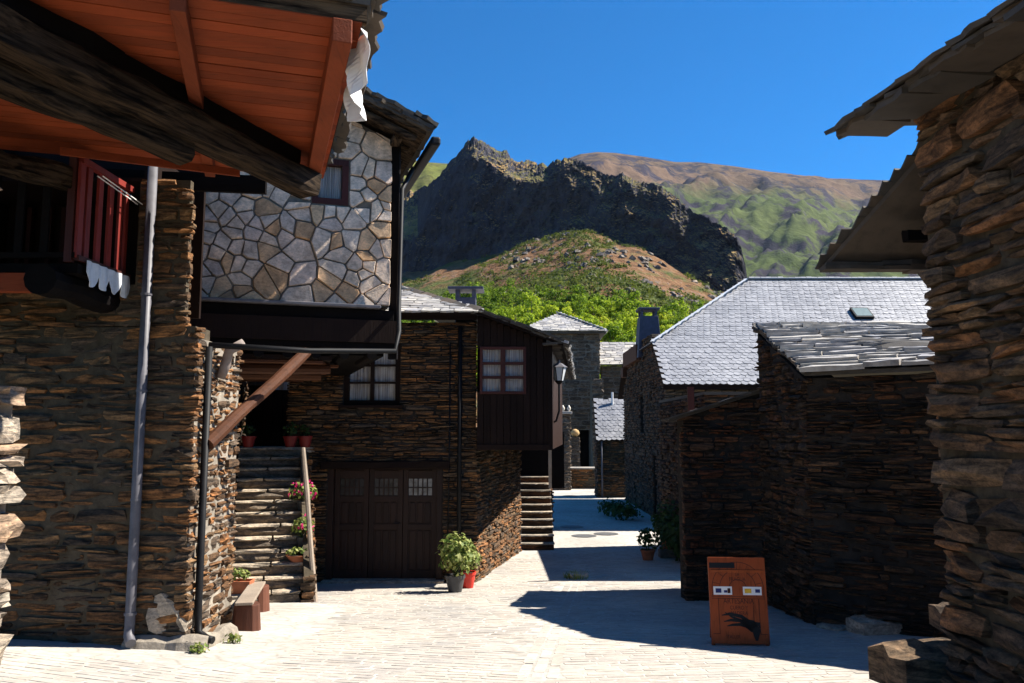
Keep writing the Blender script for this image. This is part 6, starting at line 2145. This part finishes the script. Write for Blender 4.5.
# ------------------------------------------------------------------ the wood on the hillside
def tree_proto(seed, H, R):
    r = random.Random(seed)
    t = thing('tree', (0, -900 - 10 * seed, 0), 'bright green leafy tree in the wood below the cliff', 'tree', 'trees in the wood below the cliff')
    tb = MB().tube([(0, 0, -.6), (.05, 0, H * .25), (-.05, .04, H * .55), (.03, 0, H * .8)], [.17, .13, .08, .03], 7)
    cl = []
    nb = 17
    for i in range(nb):
        a = r.random() * 6.28
        z = H * r.uniform(.22, .92)
        rr = R * math.sqrt(max(.06, 1 - ((z / H - .5) / .55) ** 2)) * r.uniform(.25, .95)
        cl.append((Vector((rr * math.cos(a), rr * math.sin(a), z)), R * r.uniform(.28, .5)))
    for c, _ in cl[:7]:
        tb.tube([(0, 0, c.z * .6), c * .6 + Vector((0, 0, c.z * .3)), c], [.06, .04, .015], 5)
    local('trunk', tb, M_BARK, t)
    mb = MB()
    for c, s in cl:
        for k in range(70):
            d = Vector((r.gauss(0, 1), r.gauss(0, 1), r.gauss(0, 1))).normalized()
            p = c + d * s * (r.random() ** .4)
            n = (d + Vector((r.gauss(0, .5), r.gauss(0, .5), r.gauss(0, .5) + .55))).normalized()
            a = n.cross(Vector((r.gauss(0, 1), r.gauss(0, 1), r.gauss(0, 1)))).normalized()
            b = n.cross(a)
            L = r.uniform(.12, .24)
            mb.add([p - a * L, p - b * L * .7, p + a * L, p + b * L * .7], [(0, 1, 2, 3)])
    local('crown', mb, M_TREE, t)
    return t
protos = [tree_proto(i + 1, h, r) for i, (h, r) in enumerate(((5.2, 2.0), (4.2, 1.9), (6.2, 2.1), (3.6, 1.8), (5.0, 1.6)))]
def wood():
    r = random.Random(77)
    spots = []
    Y = 74.0
    while Y < 190:
        px_ = 392 + r.uniform(0, 8)
        while px_ < 742:
            x = (px_ - 512) / FPX * Y
            yy = Y + r.uniform(-1.6, 1.6)
            xx = x + r.uniform(-1, 1)
            z = slope_xy_z(xx, yy)
            q = proj((xx, yy, z + 2))
            lim = itp(q[0], [(395, 282), (470, 284), (530, 292), (590, 294), (640, 300), (700, 314), (745, 330)])
            if q[1] > lim + r.uniform(-5, 6) and q[1] < 372 and r.random() < .93:
                spots.append((xx, yy, z))
            px_ += 2.45 * FPX / Y * r.uniform(.8, 1.25)
        Y += 2.5 + (Y - 74) * .008
    return spots
sp = sorted(wood(), key=lambda q: q[1])
rr_ = random.Random(3)
far_v, far_f = [], []
crowns = [[c for c in p.children if c.name.startswith('crown')][0].data for p in protos]
pv_ = [(np.array([v.co[:] for v in m.vertices]), [tuple(f.vertices) for f in m.polygons]) for m in crowns]
nb_ = 0
for i, (x, y, z) in enumerate(sp):
    s = rr_.uniform(.5, .95)
    if i < 297:
        o = protos[i] if i < len(protos) else copy_tree(protos[rr_.randrange(len(protos))])
        o.location = (x, y, z - .3)
        o.scale = (s, s, s * rr_.uniform(.85, 1.1))
        o.rotation_euler = (0, 0, rr_.random() * 6.28)
    else:
        A, Fc = pv_[rr_.randrange(len(protos))]
        a = rr_.random() * 6.28
        Rm = np.array(((math.cos(a), -math.sin(a), 0), (math.sin(a), math.cos(a), 0), (0, 0, 1)))
        keep = sorted(rr_.sample(range(len(Fc)), 380))
        for k in keep:
            q = A[list(Fc[k])]
            q = ((q - q.mean(0)) * 1.35 + q.mean(0)) @ Rm.T * s + np.array((x, y, z - .3))
            far_v += q.tolist()
            far_f.append((nb_, nb_ + 1, nb_ + 2, nb_ + 3))
            nb_ += 4
me = bpy.data.meshes.new('far_wood')
me.from_pydata(far_v, [], far_f)
fo = obj('far_wood', me, M_TREE, kind='stuff')
fo['label'] = 'bright green mass of small trees higher up the slope below the cliff'
fo['category'] = 'wood'
# low brush on the upper slope: too many and too small to tell apart
def brush():
    r = random.Random(8)
    mb = MB()
    for i in range(3200):
        px_ = r.uniform(392, 735)
        Y = r.uniform(120, 1) if False else r.uniform(125, slope_depth(px_) - 2)
        x = (px_ - 512) / FPX * Y
        dens = fbm((x * .035, Y * .03, 2.2), .9, 4)
        z = slope_xy_z(x, Y)
        q = proj((x, Y, z))
        low = q[1] > itp(px_, SLOPE_TOP) + 32
        if dens < (-.6 if low else -.06) + r.uniform(-.15, .15):
            continue
        s = r.uniform(.5, 1.5) * (1.3 if low else 1)
        for k in range(26):
            d = Vector((r.gauss(0, 1), r.gauss(0, 1), abs(r.gauss(0, .8)))).normalized()
            p = Vector((x, Y, z)) + Vector((d.x * s * 1.3, d.y * s * 1.3, d.z * s)) * r.random() ** .4
            n = (d + Vector((r.gauss(0, .5), r.gauss(0, .5), r.gauss(0, .5)))).normalized()
            a = n.cross(Vector((r.gauss(0, 1), r.gauss(0, 1), r.gauss(0, 1)))).normalized()
            b = n.cross(a)
            L = r.uniform(.16, .34) * s ** .5
            mb.add([p - a * L, p - b * L * .7, p + a * L, p + b * L * .7], [(0, 1, 2, 3)])
    o = obj('hillside_brush', mb, M_BUSH)
    o['label'] = 'dark green brush scattered over the slope below the cliff'
    o['category'] = 'brush'
    o['kind'] = 'stuff'
brush()

def rocks():
    r = random.Random(12)
    V, F, base = [], [], 0
    for i in range(900):
        px_ = r.uniform(500, 735)
        Y = r.uniform(135, slope_depth(px_) - 3)
        x = (px_ - 512) / FPX * Y
        if fbm((x * .04, Y * .04, 8.1), .9, 4) < .0 + r.uniform(-.1, .2):
            continue
        z = slope_xy_z(x, Y)
        s = r.uniform(.5, 1.7)
        M3 = np.array(Matrix.Rotation(r.random() * 6.28, 3, 'Z') @ Matrix.Rotation(-.9, 3, 'X'))
        A = (np.array(PROTO[r.randrange(len(PROTO))][0]) * np.array((s * 1.3, s, s))) @ np.array(((1, 0, 0), (0, -1, 0), (0, 0, 1)))
        V.append(A @ M3.T + np.array((x, Y, z + .1)))
        F += [tuple(base + q for q in f[::-1]) for f in PROTO[0][1]]
        base += len(A)
    me = bpy.data.meshes.new('slope_rocks')
    me.from_pydata(np.concatenate(V).tolist(), [], F)
    o = obj('slope_rocks', me, stone_mat('rock_grey', [(.17, .155, .145), (.13, .12, .115), (.20, .175, .155)], layer=(1, 1, 1), sc=1.0))
    o['kind'] = 'stuff'
    o['label'] = 'grey rocks scattered over the orange slope below the cliff'
    o['category'] = 'rocks'
rocks()

# ------------------------------------------------------------------ air
hz = bpy.data.materials.new('haze_air')
hz.use_nodes = True
hz.node_tree.nodes.remove(hz.node_tree.nodes['Principled BSDF'])
pv = hz.node_tree.nodes.new('ShaderNodeVolumePrincipled')
pv.inputs['Color'].default_value = (0.62, 0.76, 1.0, 1)
pv.inputs['Density'].default_value = 0.000028
pv.inputs['Anisotropy'].default_value = 0.2
hz.node_tree.links.new(pv.outputs[0], hz.node_tree.nodes['Material Output'].inputs['Volume'])
ho = obj('haze', MB().box((0, 0, 448), (6200, 6200, 904)), hz)
ho['kind'] = 'stuff'
ho['label'] = 'thin blue air over the valley and mountains'
